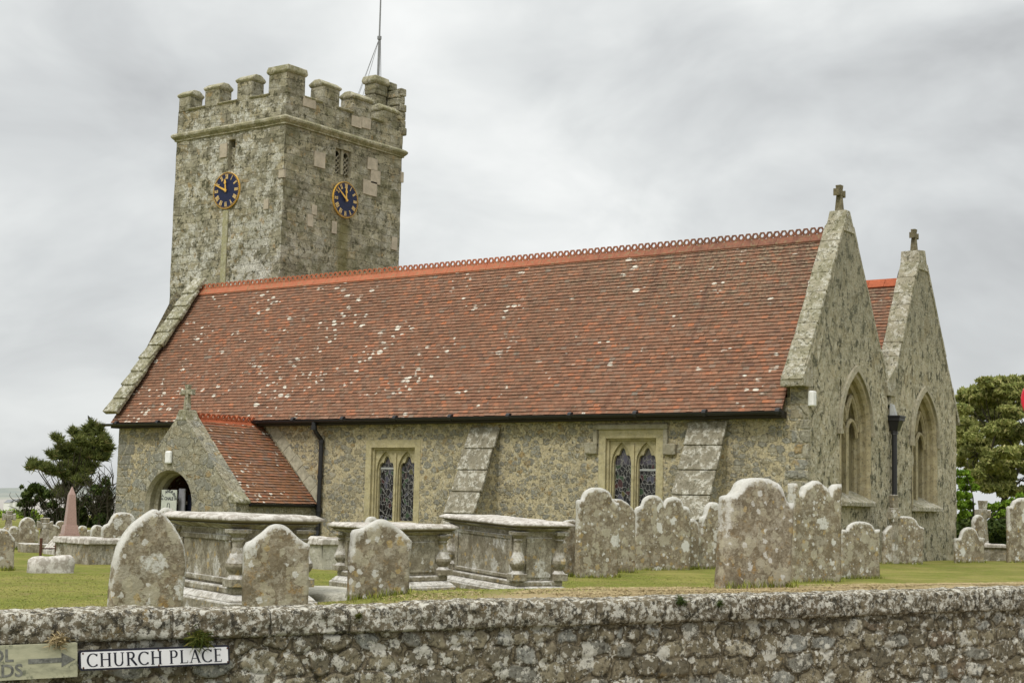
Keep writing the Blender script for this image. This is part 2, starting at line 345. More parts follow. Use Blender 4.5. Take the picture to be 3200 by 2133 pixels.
def nearwall(name, coping):
    n = NT(name, .93, .1); co = n.co(); r = n.attr('rnd'); e = n.attr('edge')
    if coping:
        c = n.ramp(r, [(0, (.13, .105, .07)), (.5, (.20, .168, .112)), (1, (.165, .142, .10))])
    else:
        c = n.ramp(r, [(0, (.20, .172, .112)), (.18, (.26, .225, .15)), (.34, (.165, .145, .10)), (.5, (.29, .255, .17)), (.64, (.22, .215, .18)), (.78, (.29, .295, .265)), (.90, (.18, .14, .095)), (.92, (.42, .38, .28)), (.96, (.29, .29, .255))], 'CONSTANT')
    f = n.noise(co, 13, 6, .72); f2 = n.noise(co, 55, 5, .75)
    c = n.mix(n.m('MULTIPLY', n.step(f, .42, .66), .6), c, n.mix(.65, c, (.10, .085, .06)))
    c = n.mix(n.m('MULTIPLY', n.step(f2, .5, .66), .5), c, (.12, .10, .07))
    if not coping:
        en = n.m('ADD', e, n.m('MULTIPLY', n.m('SUBTRACT', n.noise(co, 18, 5, .7), .5), .5))
        smear = n.step(n.noise(n.vm('ADD', co, (5, 5, 5)), 3.2, 4), .32, .52)
        mo = n.m('SUBTRACT', 1, n.step(en, n.m('MULTIPLY', smear, .25), n.m('ADD', .22, n.m('MULTIPLY', smear, .55))))
        c = n.mix(mo, c, n.mix(n.step(n.noise(co, 26, 5, .75), .4, .62), (.225, .19, .125), (.125, .10, .065)))
        crack = n.m('MULTIPLY', n.m('SUBTRACT', 1, n.step(n.m('ABSOLUTE', n.m('SUBTRACT', e, .30)), .04, .16)), n.step(n.noise(n.vm('ADD', co, (2, 7, 7)), 4, 4), .40, .52))
        c = n.mix(n.m('MULTIPLY', crack, .72), c, (.035, .03, .02))
    c = n.mix(n.m('MULTIPLY', n.step(n.noise(n.vm('ADD', co, (1, 7, 3)), 6, 6, .75), .60, .68), .5), c, (.28, .19, .07))
    am = .88 if coping else .5
    l1 = n.step(n.noise(n.vm('ADD', co, (4, 4, 1)), 24 if coping else 18, 7, .8), .50 if coping else .56, .545 if coping else .60)
    l2 = n.spots(co, 20, .62 if coping else .72, 3, 1.0); l3 = n.spots(co, 8, .45 if coping else .60, 4, 1.1)
    wh = n.mix(n.noise(co, 70, 4, .7), (.70, .68, .60), (.42, .40, .33))
    c = n.mix(n.m('MULTIPLY', n.m('MAXIMUM', l1, n.m('MAXIMUM', l2, l3)), am if coping else .85), c, wh)
    d = n.step(n.noise(n.vm('ADD', co, (9, 2, 2)), 15 if coping else 24, 7, .8), .52, .57)
    c = n.mix(n.m('MULTIPLY', d, .92 if coping else .75), c, (.045, .04, .03))
    if coping: c = n.mix(n.m('SUBTRACT', 1, n.step(e, .0, .35)), c, (.07, .06, .045))
    n.bump(n.m('ADD', f, n.m('MULTIPLY', f2, .7)), .018, .8)
    return n.col(c)
M['wallbody'] = nearwall('boundary wall rubble', False)
M['wallcope'] = nearwall('boundary wall coping', True)

def grass_mat():
    n = NT('mown lawn', .95, .1); co = n.co()
    a = n.noise(co, .55, 4, .6); b = n.noise(co, 4.5, 5, .7); d = n.noise(co, 26, 5, .75)
    c = n.ramp(b, [(.25, (.095, .115, .02)), (.5, (.17, .185, .036)), (.75, (.245, .235, .06))])
    c = n.mix(n.m('MULTIPLY', n.step(a, .42, .66), .7), c, n.mix(d, (.27, .235, .06), (.37, .31, .12)))
    c = n.mix(n.m('MULTIPLY', n.step(n.noise(n.vm('ADD', co, (3, 3, 1)), 3.4, 6, .76), .51, .60), .75), c, n.mix(d, (.17, .125, .05), (.32, .25, .11)))
    c = n.mix(n.m('MULTIPLY', n.step(d, .42, .62), .6), c, (.085, .105, .014))
    st = n.attr('straw')
    c = n.mix(n.m('MULTIPLY', st, n.step(n.m('ADD', n.noise(co, 5, 5, .7), st), .62, .95), clamp=True), c, n.mix(d, (.25, .185, .095), (.42, .335, .185)))
    n.bump(n.m('ADD', d, b), .03, .8); return n.col(c)
M['grass'] = grass_mat()
def blade(name, a, b):
    n = NT(name, .9, .1); return n.col(n.ramp(n.attr('rnd'), [(0, a), (1, b)]))
M['blade'] = blade('grass blades', (.10, .135, .014), (.28, .285, .06))
M['straw'] = blade('dry cut grass', (.24, .175, .08), (.46, .37, .21))
def leaf(name, stops):
    n = NT(name, .75, .2); c = n.ramp(n.attr('rnd'), stops)
    tr = n.new('ShaderNodeBsdfTranslucent'); n.put(tr.inputs[0], c)
    mx = n.new('ShaderNodeMixShader'); mx.inputs[0].default_value = .25
    n.L.new(n.b.outputs[0], mx.inputs[1]); n.L.new(tr.outputs[0], mx.inputs[2])
    n.L.new(mx.outputs[0], n.N['Material Output'].inputs[0]); return n.col(c)
M['pine'] = leaf('pine needles', [(0, (.05, .065, .02)), (.5, (.13, .155, .042)), (.85, (.21, .225, .065)), (1, (.20, .17, .065))])
M['oak'] = leaf('holm oak leaves', [(0, (.11, .135, .035)), (.45, (.24, .265, .075)), (.8, (.38, .38, .135)), (1, (.46, .42, .18))])
M['lime'] = leaf('fresh green leaves', [(0, (.07, .13, .012)), (.6, (.15, .25, .018)), (1, (.26, .37, .04))])
M['hedge'] = leaf('hedge leaves', [(0, (.03, .05, .012)), (.6, (.06, .09, .02)), (1, (.12, .15, .035))])
M['moss'] = leaf('moss', [(0, (.04, .06, .01)), (.6, (.10, .12, .02)), (1, (.20, .17, .04))])
M['bush'] = leaf('rough green field edge', [(0, (.12, .20, .02)), (.6, (.24, .34, .035)), (1, (.34, .42, .06))])

# ------------------------------------------------------------------ mesh helpers
class MB:
    def __init__(s): s.v = []; s.f = []; s.mi = []; s.pa = {}; s.fa = []; s.cur = 0; s.r = 0.
    def add(s, vs, fs, mi=None, r=None):
        o = len(s.v); s.v += [tuple(p) for p in vs]
        for f in fs:
            s.f.append(tuple(i+o for i in f)); s.mi.append(s.cur if mi is None else mi); s.fa.append(s.r if r is None else r)
        return o
    def quad(s, a, b, c, d, **k): s.add((a, b, c, d), ((0, 1, 2, 3),), **k)
    def hexa(s, b, t, **k):
        """bottom 4 + top 4 corners (same order, ccw seen from above)"""
        s.add(list(b)+list(t), ((3, 2, 1, 0), (4, 5, 6, 7), (0, 1, 5, 4), (1, 2, 6, 5), (2, 3, 7, 6), (3, 0, 4, 7)), **k)
    def box(s, x0, x1, y0, y1, z0, z1, **k):
        s.hexa(((x0, y0, z0), (x1, y0, z0), (x1, y1, z0), (x0, y1, z0)), ((x0, y0, z1), (x1, y0, z1), (x1, y1, z1), (x0, y1, z1)), **k)
    def obox(s, c, ax, ay, az, **k):
        """centre and three half-axis vectors"""
        c, ax, ay, az = V(c), V(ax), V(ay), V(az)
        q = [c-ax-ay, c+ax-ay, c+ax+ay, c-ax+ay]
        s.hexa([p-az for p in q], [p+az for p in q], **k)
    def grid(s, pts, closeu=False, flip=False, **k):
        """pts[i][j]"""
        nu, nv = len(pts), len(pts[0]); o = len(s.v)
        for row in pts: s.v += [tuple(p) for p in row]
        for i in range(nu if closeu else nu-1):
            i2 = (i+1) % nu
            for j in range(nv-1):
                f = (o+i*nv+j, o+i2*nv+j, o+i2*nv+j+1, o+i*nv+j+1)
                s.f.append(f[::-1] if flip else f); s.mi.append(k.get('mi', s.cur)); s.fa.append(k.get('r', s.r))
        return o
    def tube(s, path, rad, n=8, caps=True, **k):
        path = [V(p) for p in path]; rs = rad if isinstance(rad, (list, tuple)) else [rad]*len(path)
        rings = []; ref = None
        for i, p in enumerate(path):
            d = (path[min(i+1, len(path)-1)]-path[max(i-1, 0)]).normalized()
            if ref is None or abs(d.dot(ref)) > .98: ref = V((0, 0, 1)) if abs(d.z) < .9 else V((1, 0, 0))
            x = d.cross(ref).normalized(); y = d.cross(x); ref = -y if False else ref
            rings.append([p+(x*cos(2*pi*a/n)+y*sin(2*pi*a/n))*rs[i] for a in range(n)])
        tr = [[rings[i][a] for i in range(len(path))] for a in range(n)]
        o = s.grid(tr, closeu=True, **k); m = len(path)
        if caps:
            s.f.append(tuple(o+a*m for a in range(n))); s.f.append(tuple(o+a*m+m-1 for a in reversed(range(n))))
            s.mi += [k.get('mi', s.cur)]*2; s.fa += [k.get('r', s.r)]*2
    def lathe(s, c, prof, n=12, **k):
        c = V(c); s.grid([[c+V((r*cos(2*pi*a/n), r*sin(2*pi*a/n), z)) for r, z in prof] for a in range(n)], closeu=True, **k)
    def build(s, name, mats, parent=None, smooth=False, loc=None, rz=0, attr=None, bevel=0, tilt=None):
        me = bpy.data.meshes.new(name); me.from_pydata(s.v, [], s.f); me.update()
        for m in (mats if isinstance(mats, (list, tuple)) else [mats]): me.materials.append(m)
        if len(me.materials) > 1: me.polygons.foreach_set('material_index', s.mi)
        if smooth: me.polygons.foreach_set('use_smooth', [True]*len(me.polygons))
        if any(s.fa): 
            a = me.attributes.new('rnd', 'FLOAT', 'FACE'); a.data.foreach_set('value', s.fa)
        for nm, vals in s.pa.items():
            a = me.attributes.new(nm, 'FLOAT', 'POINT'); a.data.foreach_set('value', vals)
        ob = bpy.data.objects.new(name, me); COL.objects.link(ob)
        if loc is not None: ob.location = loc; ob.rotation_euler = (0, 0, rz)
        if tilt: ob.rotation_euler = tilt
        if parent is not None:
            ob.parent = parent
            if loc is None: ob.matrix_parent_inverse = BASE[parent.name].inverted()
        BASE[ob.name] = Matrix.Identity(4) if loc is None else Matrix.LocRotScale(V(loc), ob.rotation_euler, None)
        if bevel:
            b = ob.modifiers.new('bevel', 'BEVEL'); b.width = bevel; b.segments = 2; b.limit_method = 'ANGLE'
        return ob
BASE = {}
def tag(o, label, cat=None, group=None, kind=None):
    if label: o['label'] = label
    if cat: o['category'] = cat
    if group: o['group'] = group
    if kind: o['kind'] = kind
    return o
def thing(name, label, cat, loc, rz=0, group=None):
    o = bpy.data.objects.new(name, None); COL.objects.link(o); o.location = loc; o.rotation_euler = (0, 0, rz); o.empty_display_size = .2
    BASE[o.name] = Matrix.LocRotScale(V(loc), o.rotation_euler, None)
    return tag(o, label, cat, group)
def nz(p, sc): return mnoise.noise(V(p)*sc)
def fbm(p, sc): q = V(p)*sc; return mnoise.noise(q)+.5*mnoise.noise(q*2.1)+.25*mnoise.noise(q*4.3)
def sm(x, a, b):
    t = min(1, max(0, (x-a)/(b-a))); return t*t*(3-2*t)
def call(f, x): return f(x) if callable(f) else f
def strips(mb, P, secs, du, dz, jit=.012, nd=(0, -1, 0), flip=False, **k):
    """wall faces in vertical strips; P(u, z) -> point; secs: (u0, u1, lo, hi)"""
    nd = V(nd)
    for u0, u1, lo, hi in secs:
        nu = max(1, ceil((u1-u0)/du)); 
        us = [u0+(u1-u0)*i/nu for i in range(nu+1)]
        h = max(call(hi, u)-call(lo, u) for u in us); nv = max(1, ceil(h/dz))
        rows = []
        for u in us:
            a, b = call(lo, u), call(hi, u); col = []
            for j in range(nv+1):
                p = V(P(u, a+(b-a)*j/nv)); col.append(p+nd*(jit*fbm(p, 2.3)))
            rows.append(col)
        mb.grid(rows, flip=flip, **k)

# glyphs from the built-in font as flat polygons
_dg = None
def glyphs(txt, size=1., align='LEFT', bold=0, spacing=1.):
    cu = bpy.data.curves.new('tmp', 'FONT'); cu.body = txt; cu.size = size; cu.align_x = align; cu.offset = bold; cu.resolution_u = 3; cu.space_character = spacing
    ob = bpy.data.objects.new('tmp', cu); COL.objects.link(ob)
    dg = bpy.context.evaluated_depsgraph_get(); dg.update()
    me = ob.evaluated_get(dg).to_mesh()
    vs = [(v.co.x, v.co.y) for v in me.vertices]; fs = [tuple(p.vertices) for p in me.polygons]
    ob.evaluated_get(dg).to_mesh_clear(); bpy.data.objects.remove(ob); bpy.data.curves.remove(cu)
    return vs, fs

# ------------------------------------------------------------------ ground
WA = V((7.359, -25.615, 0)); WT = V((.394, .919, 0)).normalized(); WN = V((-WT.y, WT.x, 0))
def wsd(x, y):
    q = V((x, y, 0))-WA; return q.dot(WT), q.dot(WN)
def gz(x, y):
    s, d = wsd(x, y)
    if d < .26: return -.62
    r = sqrt((x+5)**2+(y-5)**2)
    z = (.05+.385*sm(s, 1.0, 5)+.010*max(0, s-5))*(1-sm(d, .6, 9.5))
    z += .02*mnoise.noise(V((x*.5, y*.5, 0)))+.008*mnoise.noise(V((x*2, y*2, 3)))
    z -= 4.0*sm(r, 60, 160)+26*sm(r, 160, 900)
    return z
def hit(u, v):
    d = ray(u, v); lo, hi = 8., 120.
    for i in range(4000):
        t = 8+i*.03; p = CAM+d*t
        s, dd = wsd(p.x, p.y)
        if dd > .5 and p.z <= gz(p.x, p.y): return p
    return CAM+d*60
def line_s(a, b, fine0, fine1, df, growth):
    xs = list(np.arange(fine0, fine1+1e-6, df)); st = df; x = fine1
    while x < b: st *= growth; x += st; xs.append(min(x, b))
    st = df; x = fine0; left = []
    while x > a: st *= growth; x -= st; left.append(max(x, a))
    return left[::-1]+xs
mb = MB(); ss = line_s(-9000, 9000, -8, 34, .22, 1.16); ds = line_s(-400, 9000, .3, 40, .22, 1.16)
ds = sorted([d for d in ds if not (-3 < d < .3)]+[.20, .24])
straw = []
rows = []
for s_ in ss:
    col = []
    for d_ in ds:
        p = WA+WT*s_+WN*d_; z = gz(p.x, p.y) if d_ > .26 else -.62
        if d_ == .24: z = gz((p+WN*.1).x, (p+WN*.1).y)-.05
        col.append((p.x, p.y, z)); straw.append((1-sm(d_+.9*mnoise.noise(V((s_*.8, d_, 2))), 1.4, 4.4))*sm(s_, 2.4, 4.4))
    rows.append(col)
mb.grid(rows, flip=False); mb.pa['straw'] = straw
tag(mb.build('ground', M['grass'], smooth=True), 'mown churchyard lawn around the church and headstones', kind='structure')
mb = MB(); p0 = WA+WT*-60+WN*-1.2; p1 = WA+WT*80+WN*-1.2; p2 = p1-WN*7; p3 = p0-WN*7
mb.quad(*(V((p.x, p.y, -.612)) for p in (p0, p1, p2, p3)))
tag(mb.build('road', M['asphalt']), 'asphalt road in front of the boundary wall', kind='structure')

# distant landscape at the left; haze is painted in as pale colour
def ridge_hill(name, d0, u0, u1, vtop, col, lab, dep):
    n = NT(name+' slopes', .95, .05); f = n.noise(n.co((1, 1, 6)), .004, 4, .6)
    n.col(n.ramp(f, [(.35, col[0]), (.5, col[1]), (.62, col[2])], 'LINEAR'))
    mb = MB(); rows = []
    for i in range(41):
        u = u0+(u1-u0)*i/40; hv = vtop+6*mnoise.noise(V((u*.008, d0*.01, 0)))
        a = at(u, 1600, d0); b = at(u, hv, d0+dep*.5); c = at(u, 1580, d0+dep)
        rows.append([(a.x, a.y, -34), ((a.x+b.x)/2, (a.y+b.y)/2, (b.z-34)*.55), (b.x, b.y, b.z), (c.x, c.y, -34)])
    mb.grid(rows); return tag(mb.build(name, n.mat, smooth=True), lab, kind='structure')
ridge_hill('hills', 5200, -900, 900, 1524, ((.20, .22, .20), (.26, .27, .24), (.22, .24, .22)), 'pale far hills on the horizon', 900)
ridge_hill('fields', 1500, -700, 700, 1552, ((.30, .28, .25), (.36, .34, .31), (.25, .27, .22)), 'pale open fields beyond the churchyard', 500)

for (u, v, wd_, lab) in ((32, 1577, 15, 'tiny white farmhouse far away at the left edge of the fields'), (52, 1574, 9, 'tiny white barn right of the far farmhouse')):
    P = at(u, v, 1450); q = wd_/FPX*1450; f_ = thing('farmhouse', lab, 'house', P-V((0, 0, 12)), .6)
    mb = MB(); mb.box(P.x-q, P.x+q, P.y-4, P.y+4, P.z-12, P.z+2); mb.build('wall', M['farwhite'], f_)
    mb = MB(); mb.hexa([(P.x-q, P.y-4.3, P.z+2), (P.x+q, P.y-4.3, P.z+2), (P.x+q, P.y+4.3, P.z+2), (P.x-q, P.y+4.3, P.z+2)], [(P.x-q, P.y-.1, P.z+5), (P.x+q, P.y-.1, P.z+5), (P.x+q, P.y+.1, P.z+5), (P.x-q, P.y+.1, P.z+5)]); mb.build('roof', M['pole'], f_)
# ------------------------------------------------------------------ church
L, H, ZE, ZR = 22.82, 2.1155, 3.3465, 7.6084
VY, NY, NAp = 4.344, 8.8735, 7.8674
church = thing('church', 'old stone parish church with square battlemented tower and red tiled roof', 'church', (0, 0, 0))
CH = church
def part(mb, name, mat, parent=None, **k): return mb.build(name, mat, parent or CH, **k)
def pointed(y, c, a, h):
    r = (a*a+h*h)/(2*a); t = abs(y-c); q = r*r-(t+r-a)**2
    return sqrt(max(0, q))
# ---- aisle wall (south), with the two square windows cut out
W1 = (-12.82, -10.94, .62, 2.78); W2 = (-5.44, -3.66, .62, 2.98)
mb = MB(); Ps = lambda u, z: (u, 0, z)
ztop = ZE+.3
secs = [(-L, W1[0], -.3, ztop), (W1[0], W1[1], -.3, W1[2]), (W1[0], W1[1], W1[3], ztop), (W1[1], W2[0], -.3, ztop), (W2[0], W2[1], -.3, W2[2]), (W2[0], W2[1], W2[3], ztop), (W2[1], -.45, -.3, ztop), (-.45, 0, -.3, 4.2)]
strips(mb, Ps, secs, .3, .3, .02)
# west end of the aisle
strips(mb, lambda u, z: (-L, u, z), [(0, VY, -.3, lambda y: 7.9-1.77*abs(y-H))], .4, .4, .03, (-1, 0, 0), flip=True)
wall = part(mb, 'aisle_wall', M['aisle'])
# ---- quoin strip of larger blocks at the two corners
for side in (0, 1):
    mb = MB(); z0 = 0
    while z0 < (3.5 if side == 0 else 3.0):
        hh = random.uniform(.22, .36); w = random.uniform(.28, .62); j_ = random.uniform(-.004, .006)
        if side == 0: mb.box(-w, .010, -.012+j_, .1, z0, z0+hh-.012)
        else: mb.box(-L-.02, -L+w*1.2, -.014+j_, .1, z0, z0+hh-.012)
        z0 += hh
    part(mb, 'quoin', M['quoin'], wall, bevel=.03)
# ---- east gable walls with the pointed windows cut out
E1 = dict(c=2.49, a=.80, sill=1.40, spring=3.02, h=1.28); E2 = dict(c=6.70, a=.78, sill=1.33, spring=2.93, h=1.22)
def gtop1(y): return min(8.05, 8.12-(1.707 if y < H else 1.745)*abs(y-H))
def gtop2(y): return min(7.78, 7.53+1.962*(y-6.38) if y < 6.6 else 7.53-1.75*(y-6.82))
mb = MB()
for (y0, y1, e, gt) in ((0, VY, E1, gtop1), (VY, NY, E2, gtop2)):
    c, a = e['c'], e['a']
    arch = lambda y, e=e: e['spring']+pointed(y, e['c'], e['a'], e['h'])
    mid = H if gt is gtop1 else 6.6
    for s0, s1, lo in ((y0, c-a, -.3), (c+a, y1, -.3)):
        for q0, q1 in ((s0, min(max(mid, s0), s1)), (min(max(mid, s0), s1), s1)):
            if q1-q0 > .01: strips(mb, lambda u, z: (0, u, z), [(q0, q1, lo, gt)], .25, .28, .035, (1, 0, 0))
    for q0, q1 in ((c-a, mid), (mid, c), (c, c+a)) if mid < c else ((c-a, mid), (mid, c), (c, c+a)):
        if q1-q0 > .005: strips(mb, lambda u, z: (0, u, z), [(q0, q1, arch, gt)], .1, .28, .0, (1, 0, 0))
    strips(mb, lambda u, z: (0, u, z), [(c-a, c+a, -.3, e['sill'])], .25, .28, .02, (1, 0, 0))
strips(mb, lambda u, z: (-.5, u, z), [(-.02, VY, 3, gtop1), (VY, NY, 3, gtop2)], .4, .5, .02, (-1, 0, 0), flip=True)
strips(mb, lambda u, z: (u, NY, z), [(-20, 0, -.3, 3.5)], .8, .6, .02, (0, 1, 0), flip=True)
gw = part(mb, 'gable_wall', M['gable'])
# ---- gable copings
def coping_run(mb, x0, x1, yk, zk, ya, za, n, th=.13, j=.02, over=0.):
    """sloped slabs from the foot (yk, zk) to the apex (ya, za) of the coping underside"""
    d = V((0, ya-yk, za-zk)); ln = d.length; d.normalize(); nn = V((0, -d.z, d.y)) if ya > yk else V((0, d.z, -d.y))
    cuts = [0]+sorted((i+random.uniform(-.22, .22))/n for i in range(1, n))+[1]
    for a, b in zip(cuts[:-1], cuts[1:]):
        t = th*random.uniform(.98, 1.03); q0 = random.uniform(-j, j)*.6; q1 = random.uniform(-j, j)*.6; up = over
        A = V((0, yk, zk))+d*(a*ln-up*.25); B = V((0, yk, zk))+d*(b*ln-.005)
        lo = [A+V((x0+q0, 0, 0)), A+V((x1+q1, 0, 0)), B+V((x1+q1, 0, 0)), B+V((x0+q0, 0, 0))]
        mb.hexa(lo if ya > yk else lo[::-1], [p+nn*(t+(up if i < 2 else 0)) for i, p in enumerate(lo)] if ya > yk else [p+nn*t for p in lo[::-1]])
mb = MB()
coping_run(mb, -.47, .02, -.30, 3.98, H-.20, 7.76, 9, th=.09)
coping_run(mb, -.47, .02, VY+.05, 4.14, H+.20, 7.76, 8, th=.09)
mb.hexa([(-.52, -.33, 3.87), (.05, -.33, 3.87), (.05, .12, 3.87), (-.52, .12, 3.87)], [(-.50, -.36, 4.05), (.04, -.36, 4.05), (.04, .1, 4.72), (-.5, .1, 4.72)])
mb.hexa([(-.47, H-.30, 7.62), (.03, H-.30, 7.62), (.03, H+.30, 7.62), (-.47, H+.30, 7.62)], [(-.44, H-.11, 8.15), (-.03, H-.11, 8.15), (-.03, H+.13, 8.15), (-.44, H+.13, 8.15)])
cp1 = part(mb, 'gable_coping', M['coping_e'], bevel=.012)
mb = MB()
coping_run(mb, -.47, .02, VY+.12, 3.74, 6.6-.22, 7.50, 9, th=.09)
coping_run(mb, -.47, .02, NY+.22, 3.52, 6.6+.22, 7.50, 9, th=.09)
mb.hexa([(-.48, 6.30, 7.34), (.03, 6.30, 7.34), (.03, 6.90, 7.34), (-.48, 6.90, 7.34)], [(-.49, 6.40, 7.84), (.0, 6.40, 7.84), (.0, 6.80, 7.88), (-.49, 6.80, 7.88)])
mb.hexa([(-.35, 4.28, 3.98), (.06, 4.28, 3.98), (.06, 4.72, 3.98), (-.35, 4.72, 3.98)], [(-.35, 4.2, 4.3), (.05, 4.2, 4.3), (.05, 4.8, 4.75), (-.35, 4.8, 4.75)])
cp2 = part(mb, 'gable_coping', M['coping_e'], bevel=.012)
mb = MB()
def wcop(t): return -23.05+t*1.05
n = 10
for i in range(n):
    a, b = i/n, (i+1)/n+.03; A = V((0, -.32+2.42*a, 3.60+4.25*a)); B = V((0, -.32+2.42*b, 3.60+4.25*b))
    xa, xb = -23.08+.95*a+random.uniform(-.05, .05), -23.08+.95*b
    nn = V((0, -.86, .5)); w = .55+random.uniform(-.04, .06)
    lo = [A+V((xa, 0, 0)), A+V((xa+w, 0, 0)), B+V((xb+w, 0, 0)), B+V((xb, 0, 0))]
    mb.hexa(lo, [lo[0]+nn*.19, lo[1]+nn*.16, lo[2]+nn*.09, lo[3]+nn*.12])
part(mb, 'gable_coping', M['coping'], bevel=.03)
def cross(mb, p, h, w, t, along, foot=True, ring=False):
    """latin cross with flared ends; along = arm direction"""
    p = V(p); a = V(along); q = V((-a.y, a.x, 0)); z = V((0, 0, 1)); s = t/2
    mb.hexa([p+a*sx*s*1.25+q*sy*s*1.2 for sx, sy in ((-1, -1), (1, -1), (1, 1), (-1, 1))], [p+z*h*.60+a*sx*s*.85+q*sy*s*.85 for sx, sy in ((-1, -1), (1, -1), (1, 1), (-1, 1))])
    mb.obox(p+z*h*.70, a*s*1.0, q*s*.95, z*h*.105)
    mb.hexa([p+z*h*.80+a*sx*s*.85+q*sy*s*.85 for sx, sy in ((-1, -1), (1, -1), (1, 1), (-1, 1))], [p+z*h+a*sx*s*1.15+q*sy*s*1.0 for sx, sy in ((-1, -1), (1, -1), (1, 1), (-1, 1))])
    for sg in (-1, 1):
        c0 = p+z*h*.70+a*sg*s*.95; c1 = p+z*h*.70+a*sg*w/2
        f0 = [c0+q*sy*s*.85+z*sz*s*.85 for sy, sz in ((-1, -1), (1, -1), (1, 1), (-1, 1))]
        f1 = [c1+q*sy*s*1.0+z*sz*s*1.25 for sy, sz in ((-1, -1), (1, -1), (1, 1), (-1, 1))]
        mb.hexa(f0, f1)
mb = MB(); cross(mb, (-.24, H, 8.14), .62, .40, .14, (0, 1, 0)); part(mb, 'gable_cross', M['cross'], cp1, bevel=.012)
mb = MB(); cross(mb, (-.22, 6.6, 7.86), .56, .34, .13, (0, 1, 0)); part(mb, 'gable_cross', M['cross'], cp2, bevel=.012)
# ---- tiled roofs
def tile_slope(mb, O, xd, ud, nd, n, g, xl, xr, tw=.165, lift=.034):
    O, xd, ud, nd = V(O), V(xd), V(ud), V(nd)
    for j in range(n):
        t0, t1 = j*g-.02, (j+1)*g+.015; a, b = xl(j/n), xr(j/n); x = a-(tw*.5 if j % 2 else 0)
        row = random.uniform(-.003, .003)
        while x < b-1e-4:
            x0, x1 = max(x, a), min(x+tw-.004, b); x += tw
            if x1-x0 < .01: continue
            e0 = random.uniform(-.004, .005)+row; e1 = e0+random.uniform(-.003, .003); dt = random.uniform(-.006, .006)
            sag = .012*mnoise.noise(V((x0*.35, j*.11, 4)))
            p = [O+xd*x0+ud*(t0+dt)+nd*(lift+e0+sag), O+xd*x1+ud*(t0+dt)+nd*(lift+e1+sag), O+xd*x1+ud*t1+nd*(.006+sag), O+xd*x0+ud*t1+nd*(.006+sag)]
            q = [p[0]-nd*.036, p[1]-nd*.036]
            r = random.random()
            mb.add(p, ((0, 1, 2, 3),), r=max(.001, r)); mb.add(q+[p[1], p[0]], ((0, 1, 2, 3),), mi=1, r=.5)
sl = sqrt((H+.3)**2+(ZR-ZE)**2); US = V((0, (H+.3)/sl, (ZR-ZE)/sl)); NS = V((0, -US.z, US.y))
mb = MB()
tile_slope(mb, (0, -.3, ZE), (1, 0, 0), US, NS, 48, sl/48, lambda t: -L-.02+.95*t, lambda t: -.49-.05*t)
mb.r = .5
p = [(-L, -.28, ZE-.02), (-.5, -.28, ZE-.02), (-.5, H, ZR-.02), (-21.9, H, ZR-.02)]
mb.quad(*p)
# north slope of this range and the valley
mb.quad((-.5, H, ZR), (-.5, VY, 3.75), (-L, VY, 3.75), (-21.9, H, ZR))
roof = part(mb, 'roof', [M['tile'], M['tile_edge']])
# second range behind
sl2 = sqrt((6.6-VY)**2+(7.12-3.70)**2); U2 = V((0, (6.6-VY)/sl2, 3.42/sl2)); N2 = V((0, -U2.z, U2.y))
mb = MB(); tile_slope(mb, (0, VY, 3.70), (1, 0, 0), U2, N2, 40, sl2/40, lambda t: -20., lambda t: -.49)
mb.r = .5; mb.quad((-20, VY, 3.69), (-.5, VY, 3.69), (-.5, 6.6, 7.11), (-20, 6.6, 7.11)); mb.quad((-.5, 6.6, 7.11), (-.5, NY+.2, 3.4), (-20, NY+.2, 3.4), (-20, 6.6, 7.11))
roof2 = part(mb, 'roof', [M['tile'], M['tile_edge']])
mb = MB()
for i in range(44):
    x0 = -19.9+i*.44
    for sgn in (-1, 1): mb.hexa([(x0, 6.6, 7.13), (x0+.43, 6.6, 7.13), (x0+.43, 6.6+sgn*.14, 6.94), (x0, 6.6+sgn*.14, 6.94)], [(x0, 6.6, 7.19), (x0+.43, 6.6, 7.19), (x0+.43, 6.6+sgn*.17, 6.97), (x0, 6.6+sgn*.17, 6.97)])
part(mb, 'ridge_tile', M['ridge_porch'], roof2)
